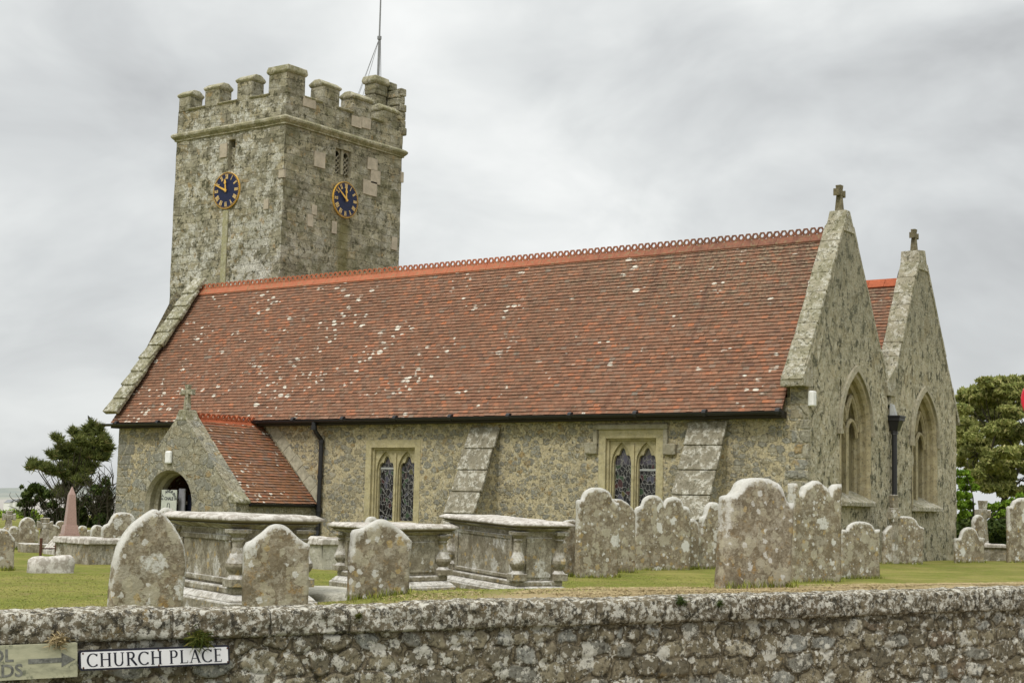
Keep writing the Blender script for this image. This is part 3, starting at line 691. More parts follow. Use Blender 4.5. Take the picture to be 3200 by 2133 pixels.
def crest(mb, O, xd, length, pitch, hbase, R, hole, th, yd, drop, spread):
    """pierced ridge crest: angled cap plus a row of hoops"""
    O, xd, yd, z = V(O), V(xd), V(yd), V((0, 0, 1)); n = int(length/pitch)
    for i in range(n):
        c = O+xd*(i+.5)*pitch+z*(hbase+R*.9+random.uniform(-.004, .004)); K = 12
        out, inn = [], []
        for k in range(K):
            a = 2*pi*k/K+pi/2
            ca, sa = cos(a), sin(a)
            if sa >= -.05:
                rr = R/max(abs(cos(((a-pi/2+pi/6) % (pi/3))-pi/6)), .1)*.93
                ox, oz = ca*rr, sa*rr
            else:
                k_ = min(pitch*.5/max(abs(ca), 1e-3), (R*.9+.01)/abs(sa)); ox, oz = ca*k_, sa*k_
            ox = max(-pitch*.5, min(pitch*.5, ox))
            out.append((ox, oz)); inn.append((ca*hole, sa*hole))
        vs = []
        for dy in (-th/2, th/2):
            for (ox, oz) in out: vs.append(c+xd*ox+z*oz+yd*dy)
            for (ox, oz) in inn: vs.append(c+xd*ox+z*oz+yd*dy)
        fs = []
        for k in range(K):
            k2 = (k+1) % K
            fs.append((k, k2, K+k2, K+k)); fs.append((2*K+k2, 2*K+k, 3*K+k, 3*K+k2))
            fs.append((k2, k, 2*K+k, 2*K+k2)); fs.append((K+k, K+k2, 3*K+k2, 3*K+k))
        mb.add(vs, fs)
    m = int(length/(pitch*2.4))
    for i in range(m+1):
        x0, x1 = i*pitch*2.4, min(length, (i+1)*pitch*2.4-.006)
        if x1 <= x0: continue
        j = random.uniform(-.004, .004)
        for sg in (-1, 1):
            a = [O+xd*x+z*(hbase+j) for x in (x0, x1)]; b = [O+xd*x+yd*sg*spread-z*drop for x in (x0, x1)]
            lo = [a[0], a[1], b[1], b[0]]; mb.hexa([p-z*.03 for p in lo], [p+yd*sg*.012 for p in lo])
mb = MB(); crest(mb, (-21.9, H, ZR), (1, 0, 0), 21.38, .19, .045, .088, .048, .035, (0, 1, 0), .13, .125)
part(mb, 'ridge_crest', M['ridge'], roof)
# ---- gutters and downpipes
def gutter(mb, A, B, out, r=.07):
    A, B, out = V(A), V(B), V(out); z = V((0, 0, 1)); prof = [(cos(a), -sin(a)) for a in np.linspace(0, pi, 9)]
    mb.grid([[A+out*c*r+z*s*r for c, s in prof], [B+out*c*r+z*s*r for c, s in prof]])
    mb.grid([[A+out*c*r*.86+z*s*r*.86 for c, s in prof], [B+out*c*r*.86+z*s*r*.86 for c, s in prof]], flip=True)
    for Q in (A, B): mb.add([Q+out*c*r+z*s*r for c, s in prof], (tuple(range(9)),))
mb = MB(); gutter(mb, (-23.12, -.37, ZE-.035), (-.43, -.37, ZE-.02), (0, -1, 0), .075)
for x in np.arange(-22.5, -.5, 1.83): mb.tube([(x-.05, -.37, ZE-.03), (x+.05, -.37, ZE-.03)], .084, 10)
g = part(mb, 'gutter', M['black'])
mb = MB(); mb.box(-22.9, -.52, -.27, .02, ZE-.16, ZE-.02); part(mb, 'eaves_board', M['soffit'])
mb = MB(); x = -14.40
mb.tube([(x, -.37, 3.26), (x, -.37, 3.12), (x+.02, -.30, 2.98), (x+.04, -.12, 2.80), (x+.04, -.10, 2.66), (x+.03, -.10, .35), (x+.03, -.16, .12), (x+.03, -.24, .04)], .062, 10)
for z in (2.7, 1.75, .85): mb.tube([(x+.04, -.10, z), (x+.04, -.10, z+.09)], .08, 10)
mb.tube([(x, -.37, 3.16), (x, -.37, 3.05)], .085, 10)
part(mb, 'downpipe', M['black'])
mb = MB(); y = 4.53
mb.tube([(.10, y, 3.16), (.10, y, .05)], .066, 10)
mb.tube([(.10, y, 3.06), (.10, y, 3.18)], .085, 10)
mb.hexa([(.02, y-.08, 3.14), (.20, y-.08, 3.14), (.20, y+.08, 3.14), (.02, y+.08, 3.14)], [(.0, y-.15, 3.38), (.28, y-.15, 3.38), (.28, y+.15, 3.38), (.0, y+.15, 3.38)])
mb.box(.0, .30, y-.165, y+.165, 3.381, 3.46); mb.box(0, .32, y-.18, y+.18, 3.461, 3.51)
part(mb, 'downpipe', M['black'], bevel=.008)
mb = MB(); mb.hexa([(.02, y-.10, 3.515), (.16, y-.05, 3.515), (.16, y+.05, 3.515), (.02, y+.05, 3.515)], [(.02, y-.09, 3.80), (.09, y-.09, 3.78), (.09, y+.03, 3.78), (.02, y+.03, 3.80)])
part(mb, 'lead_outlet', M['lead'])
# ---- aisle windows
def lancet_plate(mb, xs, z0, zt, yb, lights, fn, dep):
    """plate in the plane y=yb pierced by lights (x0, x1) whose heads follow fn(t)"""
    cur = xs[0]
    for (a, b) in lights:
        strips(mb, lambda u, z: (u, yb, z), [(cur, a, z0, zt)], 1, 5, 0)
        strips(mb, lambda u, z: (u, yb, z), [(a, b, lambda u: fn((u-a)/(b-a)), zt)], (b-a)/22, 5, 0)
        pts = [a+(b-a)*i/22 for i in range(23)]
        edge = [(a, z0)]+[(u, fn((u-a)/(b-a))) for u in pts]+[(b, z0)]
        mb.grid([[(u, yb, z), (u, yb+dep, z)] for u, z in edge], flip=True)
        cur = b
    strips(mb, lambda u, z: (u, yb, z), [(cur, xs[1], z0, zt)], 1, 5, 0)
def square_window(x0, x1, z0, z1, hood):
    mb = MB(); jw = .19; hd = .20; ix0, ix1, it = x0+jw, x1-jw, z1-hd
    f = -.012
    # casing: two jambs, head, sill with a moulded step
    for a, b in ((x0, ix0), (ix1, x1)): mb.box(a, b, f, .30, z0, z1-hd)
    mb.box(x0, x1, f-.003, .30, z1-hd, z1); mb.hexa([(x0-.05, -.09, z0-.14), (x1+.05, -.09, z0-.14), (x1+.05, .3, z0-.14), (x0-.05, .3, z0-.14)], [(x0-.05, -.09, z0-.05), (x1+.05, -.09, z0-.05), (x1+.05, .3, z0+.06), (x0-.05, .3, z0+.06)])
    for d, w in ((.07, .05), (.13, .045)):
        mb.box(ix0, ix0+w, d, .3, z0, it); mb.box(ix1-w, ix1, d+.001, .3, z0, it); mb.box(ix0, ix1, d+.002, .3, it-w, it)
        ix0 += 0
    a, b = ix0+.05, ix1-.05; m = (a+b)/2; mw = .065; li = ((a+.03, m-mw), (m+mw, b-.03)); wl = li[0][1]-li[0][0]; top = it-.045
    sp = top-.62
    lancet_plate(mb, (a, b), z0, top, .135, li, lambda t: sp+.05+pointed(t, .5, .5, .52/ wl)*wl, .06)
    def tre(t):
        q = abs(t-.5)*2
        c1 = sp+.10+ (sqrt(max(0, .42**2-(q-.58)**2))*.42 if q > .42 else 0)
        c2 = sp+.26+pointed(q*.5, 0, .19, .21*1.0)*.9 if q < .38 else 0
        return max(c1 if q > .3 else 0, c2, sp-.02 if q > .95 else 0, sp+.16 if .3 < q < .5 else 0)
    li2 = tuple((p+.03, q-.03) for p, q in li)
    lancet_plate(mb, (a, b), z0, top, .20, li2, tre, .07)
    mb.box(m-.035, m+.035, .09, .26, z0, top-.1)
    w = part(mb, 'window', M['dressed'])
    mb = MB(); mb.box(a+.01, b-.01, .272, .28, z0, top-.02); part(mb, 'stained_glass', M['glass'], w)
    mb = MB(); 
    for (p, q), zz in zip(li2, (2.02 if not hood else 1.99, 2.02)):
        if (p < m) == (not hood): mb.box(p, q, .258, .27, zz, zz+.045)
    part(mb, 'glazing_bar', M['lead'], w)
    if hood:
        mb = MB(); mb.box(x0-.14, x1+.14, -.085, .02, z1+.0, z1+.13)
        for sx0, sx1 in ((x0-.14, x0-.02), (x1+.02, x1+.14)): mb.box(sx0, sx1, -.083, .02, z1-.42, z1)
        mb.box(x0-.36, x0-.02, -.10, .02, z1-.58, z1-.30); mb.box(x1+.02, x1+.36, -.10, .02, z1-.60, z1-.34)
        part(mb, 'hood_mould', M['dressed_grey'], w, bevel=.03)
square_window(*W1, False); square_window(*W2, True)
# ---- buttresses
def buttress(x0, x1, zt, proj, name='buttress'):
    mb = MB(); s = 1.35  # steep slope
    n = 5; z = zt; y = -.06
    zb = zt-proj*1.9
    body = [(x0, 0), (x1, 0)]
    mb.hexa([(x0+.02, -proj, -.3), (x1-.02, -proj, -.3), (x1-.02, .05, -.3), (x0+.02, .05, -.3)], [(x0+.02, -proj, zt-proj*2.35+.02), (x1-.02, -proj, zt-proj*2.35+.02), (x1-.02, .05, zt-.03), (x0+.02, .05, zt-.03)])
    b = part(mb, name, M['aisle'])
    mb = MB()
    for i in range(n):
        a0, a1 = i/n, (i+1)/n-.005
        A = V((0, -proj-.03+(proj+.02)*a0, zt-proj*2.35+proj*2.35*a0)); B = V((0, -proj-.03+(proj+.02)*a1, zt-proj*2.35+proj*2.35*a1))
        nn = V((0, -.92, .39)); j = random.uniform(-.02, .02)
        lo = [A+V((x0-.03+j, 0, 0)), A+V((x1+.02+j, 0, 0)), B+V((x1+.02+j, 0, 0)), B+V((x0-.03+j, 0, 0))]
        mb.hexa(lo, [lo[0]+nn*.075, lo[1]+nn*.075, lo[2]+nn*.06, lo[3]+nn*.06])
    part(mb, 'weathering_slab', M['buttress'], b, bevel=.015)
buttress(-9.28, -8.40, 3.06, 1.15); buttress(-2.92, -1.98, 3.14, 1.2)
# ---- east windows
def east_window(e, sill_blocks):
    c, a, z0, sp, h = e['c'], e['a'], e['sill'], e['spring'], e['h']
    mb = MB(); K = 28
    def outline(a_, d=0):
        pts = [(c-a_, z0)]+[(c-a_+2*a_*i/K, sp+pointed(c-a_+2*a_*i/K, c, a_, h*a_/a)) for i in range(K+1)]+[(c+a_, z0)]
        return pts
    # moulded reveal stepping inward
    steps = [(a, .012), (a-.04, -.06), (a-.04, -.16), (a-.10, -.20), (a-.10, -.28), (a-.15, -.32), (a-.15, -.42)]
    rings = [[(x, y, z) for (y, z) in outline(r)] for r, x in steps]
    mb.grid(rings, flip=True)
    # hood / surround band around the opening, 12 mm proud
    band = [[(.012, y, z) for y, z in outline(a+.07)], [(.012, y, z) for y, z in outline(a)]]
    mb.grid(band, flip=True)
    mb.grid([[(.0, y, z) for y, z in outline(a+.07)], [(.012, y, z) for y, z in outline(a+.07)]], flip=True)
    # mullion and Y tracery
    ai = a-.15
    mb.box(-.42, -.20, c-.07, c+.07, z0, sp+.1)
    for sg in (-1, 1):
        pth = []
        for i in range(12):
            t = i/11; y = c+sg*(ai-.0)*t*1.0
            zz = sp+.08+pointed(c+(1-t)*ai*.98, c, ai, h*ai/a)*.98
            pth.append((-.26, y, min(zz, sp+pointed(y, c, ai, h*ai/a)+.02)))
        mb.tube(pth, .06, 6)
        yl = c+sg*ai/2; pts = []
        for i in range(13):
            t = -1+2*i/12; pts.append((-.26, yl+t*(ai/2-.03), sp-.12+pointed(t, 0, 1, 1.25)*ai*.5))
        mb.tube(pts, .05, 6)
    w = part(mb, 'window', M['dressed_e'])
    mb = MB(); mb.add([(-.39, y, z) for y, z in outline(ai)], (tuple(range(K+3)),)); part(mb, 'window_glass', M['glass_plain'], w)
    mb = MB(); pts = outline(a+.07)[1:-1]; out = outline(a+.16)[1:-1]
    for (y0, q0), (y1, q1), (y2, q2), (y3, q3) in zip(pts[:-1], pts[1:], out[1:], out[:-1]):
        mb.hexa([(0, y0, q0), (0, y1, q1), (0, y2, q2), (0, y3, q3)], [(.075, y0, q0), (.075, y1, q1), (.06, y2, q2), (.06, y3, q3)])
    for y in (pts[0][0]-.11, pts[-1][0]): mb.box(0, .10, y, y+.12, sp-.09, sp+.02)
    part(mb, 'hood_mould', M['dressed_grey'], w)
    mb = MB()
    nb = 4 if sill_blocks else 1; y0, y1 = c-a-.06, c+a+.06
    for i in range(nb):
        q0, q1 = y0+(y1-y0)*i/nb, y0+(y1-y0)*(i+1)/nb-.012
        mb.hexa([(-.5, q0, z0-.10), (.17, q0, z0-.10), (.17, q1, z0-.10), (-.5, q1, z0-.10)], [(-.5, q0, z0+.32), (.17, q0, z0+.0), (.17, q1, z0+.0), (-.5, q1, z0+.32)])
    part(mb, 'sill', M['coping_e'], w, bevel=.015)
east_window(E1, False); east_window(E2, True)
# ---- wall lamps
mb = MB(); p = on(2533, 1245, 0, .03)
mb.box(.0, .14, p.y-.09, p.y+.09, p.z-.17, p.z+.17); part(mb, 'wall_lamp', M['white'], bevel=.03)

# ---- tower
TX, TY, TS, TSY = -19.99, 3.732, 5.108, 5.753; TW, TN = TX-TS, TY+TSY
ZS, ZC = 13.34, 14.12
slit = (-22.55, -22.24, 11.85, 12.86); ew = (6.10, 6.86, 11.93, 12.78)
mb = MB()
strips(mb, lambda u, z: (u, TY, z), [(TW, slit[0], 0, ZC), (slit[0], slit[1], 0, slit[2]), (slit[0], slit[1], slit[3], ZC), (slit[1], TX, 0, ZC)], .24, .24, .035, (0, -1, 0), mi=0)
strips(mb, lambda u, z: (TX, u, z), [(TY, ew[0], 0, ZC), (ew[0], ew[1], 0, ew[2]), (ew[0], ew[1], ew[3], ZC), (ew[1], TN, 0, ZC)], .24, .24, .035, (1, 0, 0), mi=1)
strips(mb, lambda u, z: (u, TN, z), [(TW, TX, 0, ZC)], .4, .4, .035, (0, 1, 0), flip=True, mi=1)
strips(mb, lambda u, z: (TW, u, z), [(TY, TN, 0, ZC)], .4, .4, .035, (-1, 0, 0), flip=True, mi=0)
pt = .56
mb.quad((TW, TY, 13.3), (TX, TY, 13.3), (TX, TN, 13.3), (TW, TN, 13.3), mi=0)
for q in ([(TW+pt, TY+pt), (TX-pt, TY+pt)], [(TX-pt, TN-pt), (TW+pt, TN-pt)], [(TX-pt, TY+pt), (TX-pt, TN-pt)], [(TW+pt, TN-pt), (TW+pt, TY+pt)]):
    (xa, ya), (xb, yb) = q; mb.quad((xb, yb, 13.31), (xa, ya, 13.31), (xa, ya, ZC), (xb, yb, ZC), mi=0)
o = [(TW, TY), (TX, TY), (TX, TN), (TW, TN)]; i_ = [(TW+pt, TY+pt), (TX-pt, TY+pt), (TX-pt, TN-pt), (TW+pt, TN-pt)]
for k in range(4):
    a, b, c, d = o[k], o[(k+1) % 4], i_[(k+1) % 4], i_[k]; mb.quad((*a, ZC), (*b, ZC), (*c, ZC), (*d, ZC), mi=0)
tower = part(mb, 'tower', [M['tower_s'], M['tower_e']])
# merlons with sloped caps, and caps on the sills between them
def rough_box(mb, x0, x1, y0, y1, z0, z1, **k):
    g = lambda v: v+.018*random.uniform(-1, 1)
    mb.hexa([(g(x0), g(y0), z0), (g(x1), g(y0), z0), (g(x1), g(y1), z0), (g(x0), g(y1), z0)], [(g(x0), g(y0), g(z1)), (g(x1), g(y0), g(z1)), (g(x1), g(y1), g(z1)), (g(x0), g(y1), g(z1))], **k)
def mpart(mb, nm, mat): part(mb, nm, mat, tower, bevel=.03)
def cap_box(x0, x1, y0, y1, z, h, ov, ridge_axis):
    cap = MB()
    a = (y1-y0)*.36 if ridge_axis == 'x' else 0; b = (x1-x0)*.36 if ridge_axis == 'y' else 0
    g = lambda v: v+.015*random.uniform(-1, 1)
    lo = [(x0-ov*.3, y0-ov*.3), (x1+ov*.3, y0-ov*.3), (x1+ov*.3, y1+ov*.3), (x0-ov*.3, y1+ov*.3)]; md = [(x0-ov, y0-ov), (x1+ov, y0-ov), (x1+ov, y1+ov), (x0-ov, y1+ov)]
    tp = [(g(x0-ov*.5+b), g(y0-ov*.5+a)), (g(x1+ov*.5-b), g(y0-ov*.5+a)), (g(x1+ov*.5-b), g(y1+ov*.5-a)), (g(x0-ov*.5+b), g(y1+ov*.5-a))]
    vs = [(*p, z-.02) for p in lo]+[(*p, z+h*.22) for p in md]+[(*p, z+h*.38) for p in md]+[(*p, z+h) for p in tp]
    fs = [(3, 2, 1, 0), (12, 13, 14, 15)]
    for l in range(3):
        for k in range(4): fs.append((l*4+k, l*4+(k+1) % 4, l*4+4+(k+1) % 4, l*4+4+k))
    cap.add(vs, fs); mpart(cap, 'parapet_cap', M['cap'])
def mer_box(*a):
    m_ = MB(); rough_box(m_, *a); mpart(m_, 'merlon', [M['tower_e']])
SM = [(-25.09, -24.52, 14.62), (-23.80, -23.12, 14.68), (-22.29, -21.60, 14.74)]
for x0, x1, zt in SM:
    mer_box(x0, x1, TY, TY+pt, ZC-.02, zt); cap_box(x0, x1, TY, TY+pt, zt, .24, .05, 'x')
EM = [(5.38, 6.22, 14.72), (6.87, 7.83, 14.66), (8.42, 9.20, 14.58)]
for y0, y1, zt in EM:
    mer_box(TX-pt, TX, y0, y1, ZC-.02, zt); cap_box(TX-pt, TX, y0, y1, zt, .24, .05, 'y')
mer_box(-20.84, TX, TY, TY+.83, ZC-.02, 14.80)
cap_box(-20.84, TX, TY, TY+.83, 14.80, .24, .06, 'n')
for x0, x1 in ((-25.0, -24.3), (-23.6, -22.9), (-22.2, -21.5)):
    mer_box(x0, x1, TN-pt, TN, ZC-.02, 14.6); cap_box(x0, x1, TN-pt, TN, 14.6, .2, .05, 'x')
for y0, y1 in ((5.3, 6.1), (6.9, 7.7), (8.5, 9.3)):
    mer_box(TW, TW+pt, y0, y1, ZC-.02, 14.6); cap_box(TW, TW+pt, y0, y1, 14.6, .22, .05, 'y')
for x0, x1 in ((-24.50, -23.82), (-23.10, -22.31), (-21.58, -20.86)): cap_box(x0, x1, TY, TY+pt, ZC, .13, .06, 'x')
for y0, y1 in ((TY+.86, 5.36), (6.24, 6.85), (7.85, 8.40)): cap_box(TX-pt, TX, y0, y1, ZC, .13, .06, 'y')
# stair turret rising at the far corner
tb = MB()
def ragged(x0, x1, y0, y1, z0, z1):
    n = 6
    for i in range(n):
        a = z0+(z1-z0)*i/n; b = z0+(z1-z0)*(i+1)/n; g = lambda: random.uniform(-.05, .05)
        tb.box(x0+g(), x1+g(), y0+g(), y1+g(), a, b)
ragged(-20.95, -20.45, 8.45, 9.12, 13.3, 15.62)
ragged(-20.62, -20.02, 9.2, 9.50, 13.9, 15.45); ragged(-20.9, -20.4, 9.22, 9.55, 13.9, 15.80); ragged(-20.3, -19.98, 9.34, 9.62, 13.9, 15.55)
ragged(-21.9, -20.5, 8.5, 9.4, 13.3, 14.5)
part(tb, 'stair_turret', M['tower_e'], tower, bevel=.04)
cap_box(-20.95, -20.45, 8.45, 9.12, 15.62, .26, .07, 'n')
def ring_course(mb, z, prof):
    for (d0, z0), (d1, z1) in zip(prof[:-1], prof[1:]):
        def ringp(d): return [(TW-d, TY-d), (TX+d, TY-d), (TX+d, TN+d), (TW-d, TN+d)]
        a, b = ringp(d0), ringp(d1)
        for k in range(4):
            k2 = (k+1) % 4; N = 14; p0, p1, q0, q1 = V((*a[k], z+z0)), V((*a[k2], z+z0)), V((*b[k], z+z1)), V((*b[k2], z+z1))
            mb.grid([[p0.lerp(p1, i/N)+V((0, 0, .012*nz(p0.lerp(p1, i/N), 1.3))), q0.lerp(q1, i/N)+V((0, 0, .012*nz(p0.lerp(p1, i/N), 1.3)))] for i in range(N+1)])
mb = MB(); ring_course(mb, ZS-.2, [(0.0, -.06), (.05, -.05), (.05, -.01), (.08, .02), (.14, .09), (.15, .15), (.11, .20), (.03, .24), (0, .25)])
part(mb, 'string_course', M['cap'], tower)
# louvred openings
def lattice(mb, P, u0, u1, z0, z1, st):
    k = 0; z = z0
    while z < z1:
        for u, s_ in ((u0, 1), (u0, -1)):
            a = P(u0 if s_ > 0 else u1, z, 0); b = P(u1 if s_ > 0 else u0, min(z+(u1-u0)*1.1, z1), 0)
            mb.tube([a, b], .035, 5, False)
        z += st
mb = MB()
for d, (x0, x1, z0, z1) in ((.3, slit),):
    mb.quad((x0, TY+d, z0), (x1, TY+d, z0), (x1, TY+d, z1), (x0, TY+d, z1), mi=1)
    for a, b in (((x0, z0), (x0, z1)), ((x0, z1), (x1, z1)), ((x1, z1), (x1, z0)), ((x1, z0), (x0, z0))):
        mb.quad((a[0], TY-.01, a[1]), (b[0], TY-.01, b[1]), (b[0], TY+d, b[1]), (a[0], TY+d, a[1]), mi=0)
    mb.cur = 0; lattice(mb, lambda u, z, q: (u, TY+.16, z), x0, x1, z0, z1-.25, .17)
part(mb, 'belfry_opening', [M['dressed_grey'], M['dark']], tower)
mb = MB(); y0, y1, z0, z1 = ew; d = .28
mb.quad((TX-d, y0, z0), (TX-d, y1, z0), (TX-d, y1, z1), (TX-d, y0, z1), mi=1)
for a, b in (((y0, z0), (y0, z1)), ((y0, z1), (y1, z1)), ((y1, z1), (y1, z0)), ((y1, z0), (y0, z0))):
    mb.quad((TX+.01, a[0], a[1]), (TX+.01, b[0], b[1]), (TX-d, b[0], b[1]), (TX-d, a[0], a[1]), mi=0)
mb.cur = 0; m = (y0+y1)/2; mb.box(TX-.2, TX-.04, m-.05, m+.05, z0, z1)
for a, b in ((y0, m-.05), (m+.05, y1)):
    strips(mb, lambda u, z: (TX-.10, u, z), [(a, b, lambda u: z1-.30+pointed(u, (a+b)/2, (b-a)/2, .24), z1)], (b-a)/10, 1, 0, (1, 0, 0))
    for i in range(6):
        cz = z0-.1+i*.165
        for sg in (-1, 1):
            p_ = V((TX-.12, a, cz if sg > 0 else cz+.30)); q_ = V((TX-.12, b, cz+.30 if sg > 0 else cz))
            if min(p_.z, q_.z) > z0-.12 and max(p_.z, q_.z) < z1-.05: mb.tube([p_, q_], .019, 5, False)
part(mb, 'belfry_opening', [M['dressed_grey'], M['dark']], tower)
# clocks
def numerals(): return ['XII', 'I', 'II', 'III', 'IIII', 'V', 'VI', 'VII', 'VIII', 'IX', 'X', 'XI']
def clock(P, U, N, r, hm):
    P, U, N = V(P), V(U), V(N); Z = V((0, 0, 1)); K = 48
    def ring(mb, r0, r1, d0, d1):
        mb.grid([[P+(U*cos(2*pi*k/K)+Z*sin(2*pi*k/K))*q+N*d for q, d in ((r0, d0), (r1, d0), (r1, d1), (r0, d1))] for k in range(K)], closeu=True)
    mb = MB(); mb.add([P+(U*cos(2*pi*k/K)+Z*sin(2*pi*k/K))*r*.97+N*.05 for k in range(K)], (tuple(range(K)),))
    ring(mb, r*.97, r*.97, -.02, .05)
    ck = part(mb, 'clock', M['blue'])
    mb = MB(); ring(mb, r*.975, r*.995, .058, .0)
    for k in range(60):
        a = 2*pi*k/60; e = U*sin(a)+Z*cos(a); f = U*cos(a)-Z*sin(a)
        mb.obox(P+e*r*.93+N*.055, e*r*.028, f*r*.008, N*.004)
    part(mb, 'clock_rim', M['gold'], ck)
    for h, s in enumerate(numerals()):
        mb = MB(); a = 2*pi*h/12; e = U*sin(a)+Z*cos(a); f = U*cos(a)-Z*sin(a); hh = r*.115; w = {'I': .052, 'V': .105, 'X': .105}
        tot = sum(w[c] for c in s)*r; x = -tot/2; cc = P+e*r*.755+N*.055
        for c in s:
            cw = w[c]*r; xm = x+cw/2
            if c == 'I': mb.obox(cc+f*xm, e*hh, f*r*.017, N*.003)
            else:
                for sg in (1, -1):
                    th = .020 if sg > 0 else .010
                    if c == 'X': d = (e*hh*2+f*sg*cw*-.8)/2; mid = cc+f*xm
                    else: d = (e*hh*2+f*sg*-cw*.42)/2; mid = cc+f*(xm+sg*-cw*.2)
                    mb.obox(mid, d, f*r*th, N*.003)
            x += cw
        for sg in (1, -1): mb.obox(cc+e*hh*sg, e*r*.008, f*(tot*.5), N*.0035)
        part(mb, 'numeral', M['gold_num'], ck)
    for nm, ang, ln, wd, spade in (('minute_hand', hm[1], .93, .038, 0), ('hour_hand', hm[0], .62, .036, 1)):
        e = U*sin(ang)+Z*cos(ang); f = U*cos(ang)-Z*sin(ang); mb = MB(); o = .085 if spade else .10
        mb.hexa([P+N*o-e*r*.1-f*r*wd*1.6, P+N*o-e*r*.1+f*r*wd*1.6, P+N*o+e*r*ln+f*r*wd*.5, P+N*o+e*r*ln-f*r*wd*.5], [p+N*.012 for p in (P+N*o-e*r*.1-f*r*wd*1.6, P+N*o-e*r*.1+f*r*wd*1.6, P+N*o+e*r*ln+f*r*wd*.5, P+N*o+e*r*ln-f*r*wd*.5)])
        if spade:
            c = P+N*(o+.014)+e*r*.42; vs = [c+(f*sin(t)*.085*r+e*(cos(t)*.085*r if cos(t) < 0 else cos(t)**3*.2*r)) for t in np.linspace(0, 2*pi, 20, False)]
            mb.add(vs+[p+N*.008 for p in vs], [tuple(range(20, 40))]+[(k, (k+1) % 20, 20+(k+1) % 20, 20+k) for k in range(20)])
        mb.lathe(P+N*0, [(0, 0)], 3) if False else None
        mb.obox(P+N*(o+.005), U*r*.045, Z*r*.045, N*.008)
        part(mb, nm, M['gold'], ck)
mm = radians(295); clock((-22.52, TY-.01, 11.163), (1, 0, 0), (0, -1, 0), .61, (radians(354.5), mm))
mm = radians(307); clock((TX+.01, 6.606, 11.105), (0, 1, 0), (1, 0, 0), .61, (radians(354.5), mm))
mb = MB(); xa, xb = -22.66, -22.42
mb.box(xa, xb, TY-.05, TY+.02, 7.85, 10.5); mb.box(xa-.06, xb+.03, TY-.22, TY+.02, 7.55, 7.85)
part(mb, 'weight_duct', dressed('green stained duct stone', (.36, .34, .20), .35, .3), tower, bevel=.015)
def blk(zx0, zy0, zx1, zy1, face):
    mb = MB(); s_ = 1.8447; u0, u1, v0, v1 = 500+zx0/s_, 500+zx1/s_, 150+zy0/s_, 150+zy1/s_
    ax, val = (0, TX) if face == 'e' else (1, TY); um = (u0+u1)/2; vm = (v0+v1)/2
    p0, p1, pa, pb = on(u0, vm, ax, val), on(u1, vm, ax, val), on(um, v0, ax, val), on(um, v1, ax, val)
    if face == 'e': mb.box(TX-.05, TX+.03, p0.y, p1.y, pb.z, pa.z)
    else: mb.box(p0.x, p1.x, TY-.03, TY+.05, pb.z, pa.z)
    part(mb, 'replacement_stone', M['newstone'], tower, bevel=.008)
for q in ((888, 600, 950, 690), (1195, 635, 1252, 705), (1213, 705, 1268, 785), (1170, 765, 1248, 850), (875, 905, 902, 962), (850, 960, 880, 1030), (990, 1000, 1016, 1070), (825, 290, 895, 345), (1103, 395, 1160, 458), (1161, 403, 1212, 466), (1335, 1090, 1365, 1165), (1385, 715, 1402, 775)): blk(*q, 'e')
for q in ((347, 552, 388, 632), (600, 872, 627, 930), (686, 702, 718, 748)): blk(*q, 's')

# ---- porch
PX, PY, PH = -16.75, -3.0, 2.2; PZ = 3.22; PE = 1.05
porch_secs = []
D0, D1, DSP = -18.02, -16.19, .95; DR = (D1-D0)/2; DC = (D0+D1)/2
ptop = lambda x: 3.44-1.07*abs(x-PX)
darch = lambda x: DSP+sqrt(max(0, DR*DR-(x-DC)**2))
mb = MB(); Pp = lambda u, z: (u, PY, z)
x0, x1 = PX-PH-.02, PX+PH+.02
strips(mb, Pp, [(x0, D0, -.2, ptop)], .2, .25, .025); strips(mb, Pp, [(D0, DC, darch, ptop), (DC, PX, darch, ptop), (PX, D1, darch, ptop)], .05, .25, .0); strips(mb, Pp, [(D1, x1, -.2, ptop)], .2, .25, .025)
strips(mb, lambda u, z: (x1, u, z), [(PY, 0, -.2, 1.06)], .3, .3, .02, (1, 0, 0)); strips(mb, lambda u, z: (x0, u, z), [(PY, 0, -.2, 1.06)], .3, .3, .02, (-1, 0, 0), flip=True)
# back of the gable and its coping thickness
strips(mb, lambda u, z: (u, PY+.5, z), [(x0, D0, -.2, ptop), (D0, DC, darch, ptop), (DC, PX, darch, ptop), (PX, D1, darch, ptop), (D1, x1, -.2, ptop)], .1, .5, 0, flip=True)
for xa, xb in ((x0, PX), (PX, x1)):
    N = 10; us = [xa+(xb-xa)*i/N for i in range(N+1)]
    mb.grid([[(u, PY, ptop(u)), (u, PY+.5, ptop(u))] for u in us])
porch = part(mb, 'porch', M['porch'])
mb = MB(); outl = [(D0, -.2)]+[(DC-DR*cos(pi*i/24), DSP+DR*sin(pi*i/24)) for i in range(25)]+[(D1, -.2)]
mb.grid([[(x, PY-.006, z) for x, z in outl], [(DC+(x-DC)*.93, PY+.10, z-.05) for x, z in outl], [(DC+(x-DC)*.93, PY+.26, z-.05) for x, z in outl], [(DC+(x-DC)*.86, PY+.34, z-.11) for x, z in outl], [(DC+(x-DC)*.86, PY+.52, z-.11) for x, z in outl]], flip=True)
part(mb, 'doorway_arch', M['dressed_grey'], porch)
mb = MB(); mb.hexa([(x1-.32, PY-.02, 1.02), (x1+.06, PY-.02, 1.02), (x1+.06, PY+.48, 1.02), (x1-.32, PY+.48, 1.02)], [(x1-.40, PY-.02, 1.44), (x1+.05, PY-.02, 1.12), (x1+.05, PY+.48, 1.12), (x1-.40, PY+.48, 1.44)])
part(mb, 'kneeler', M['coping'], porch, bevel=.04)
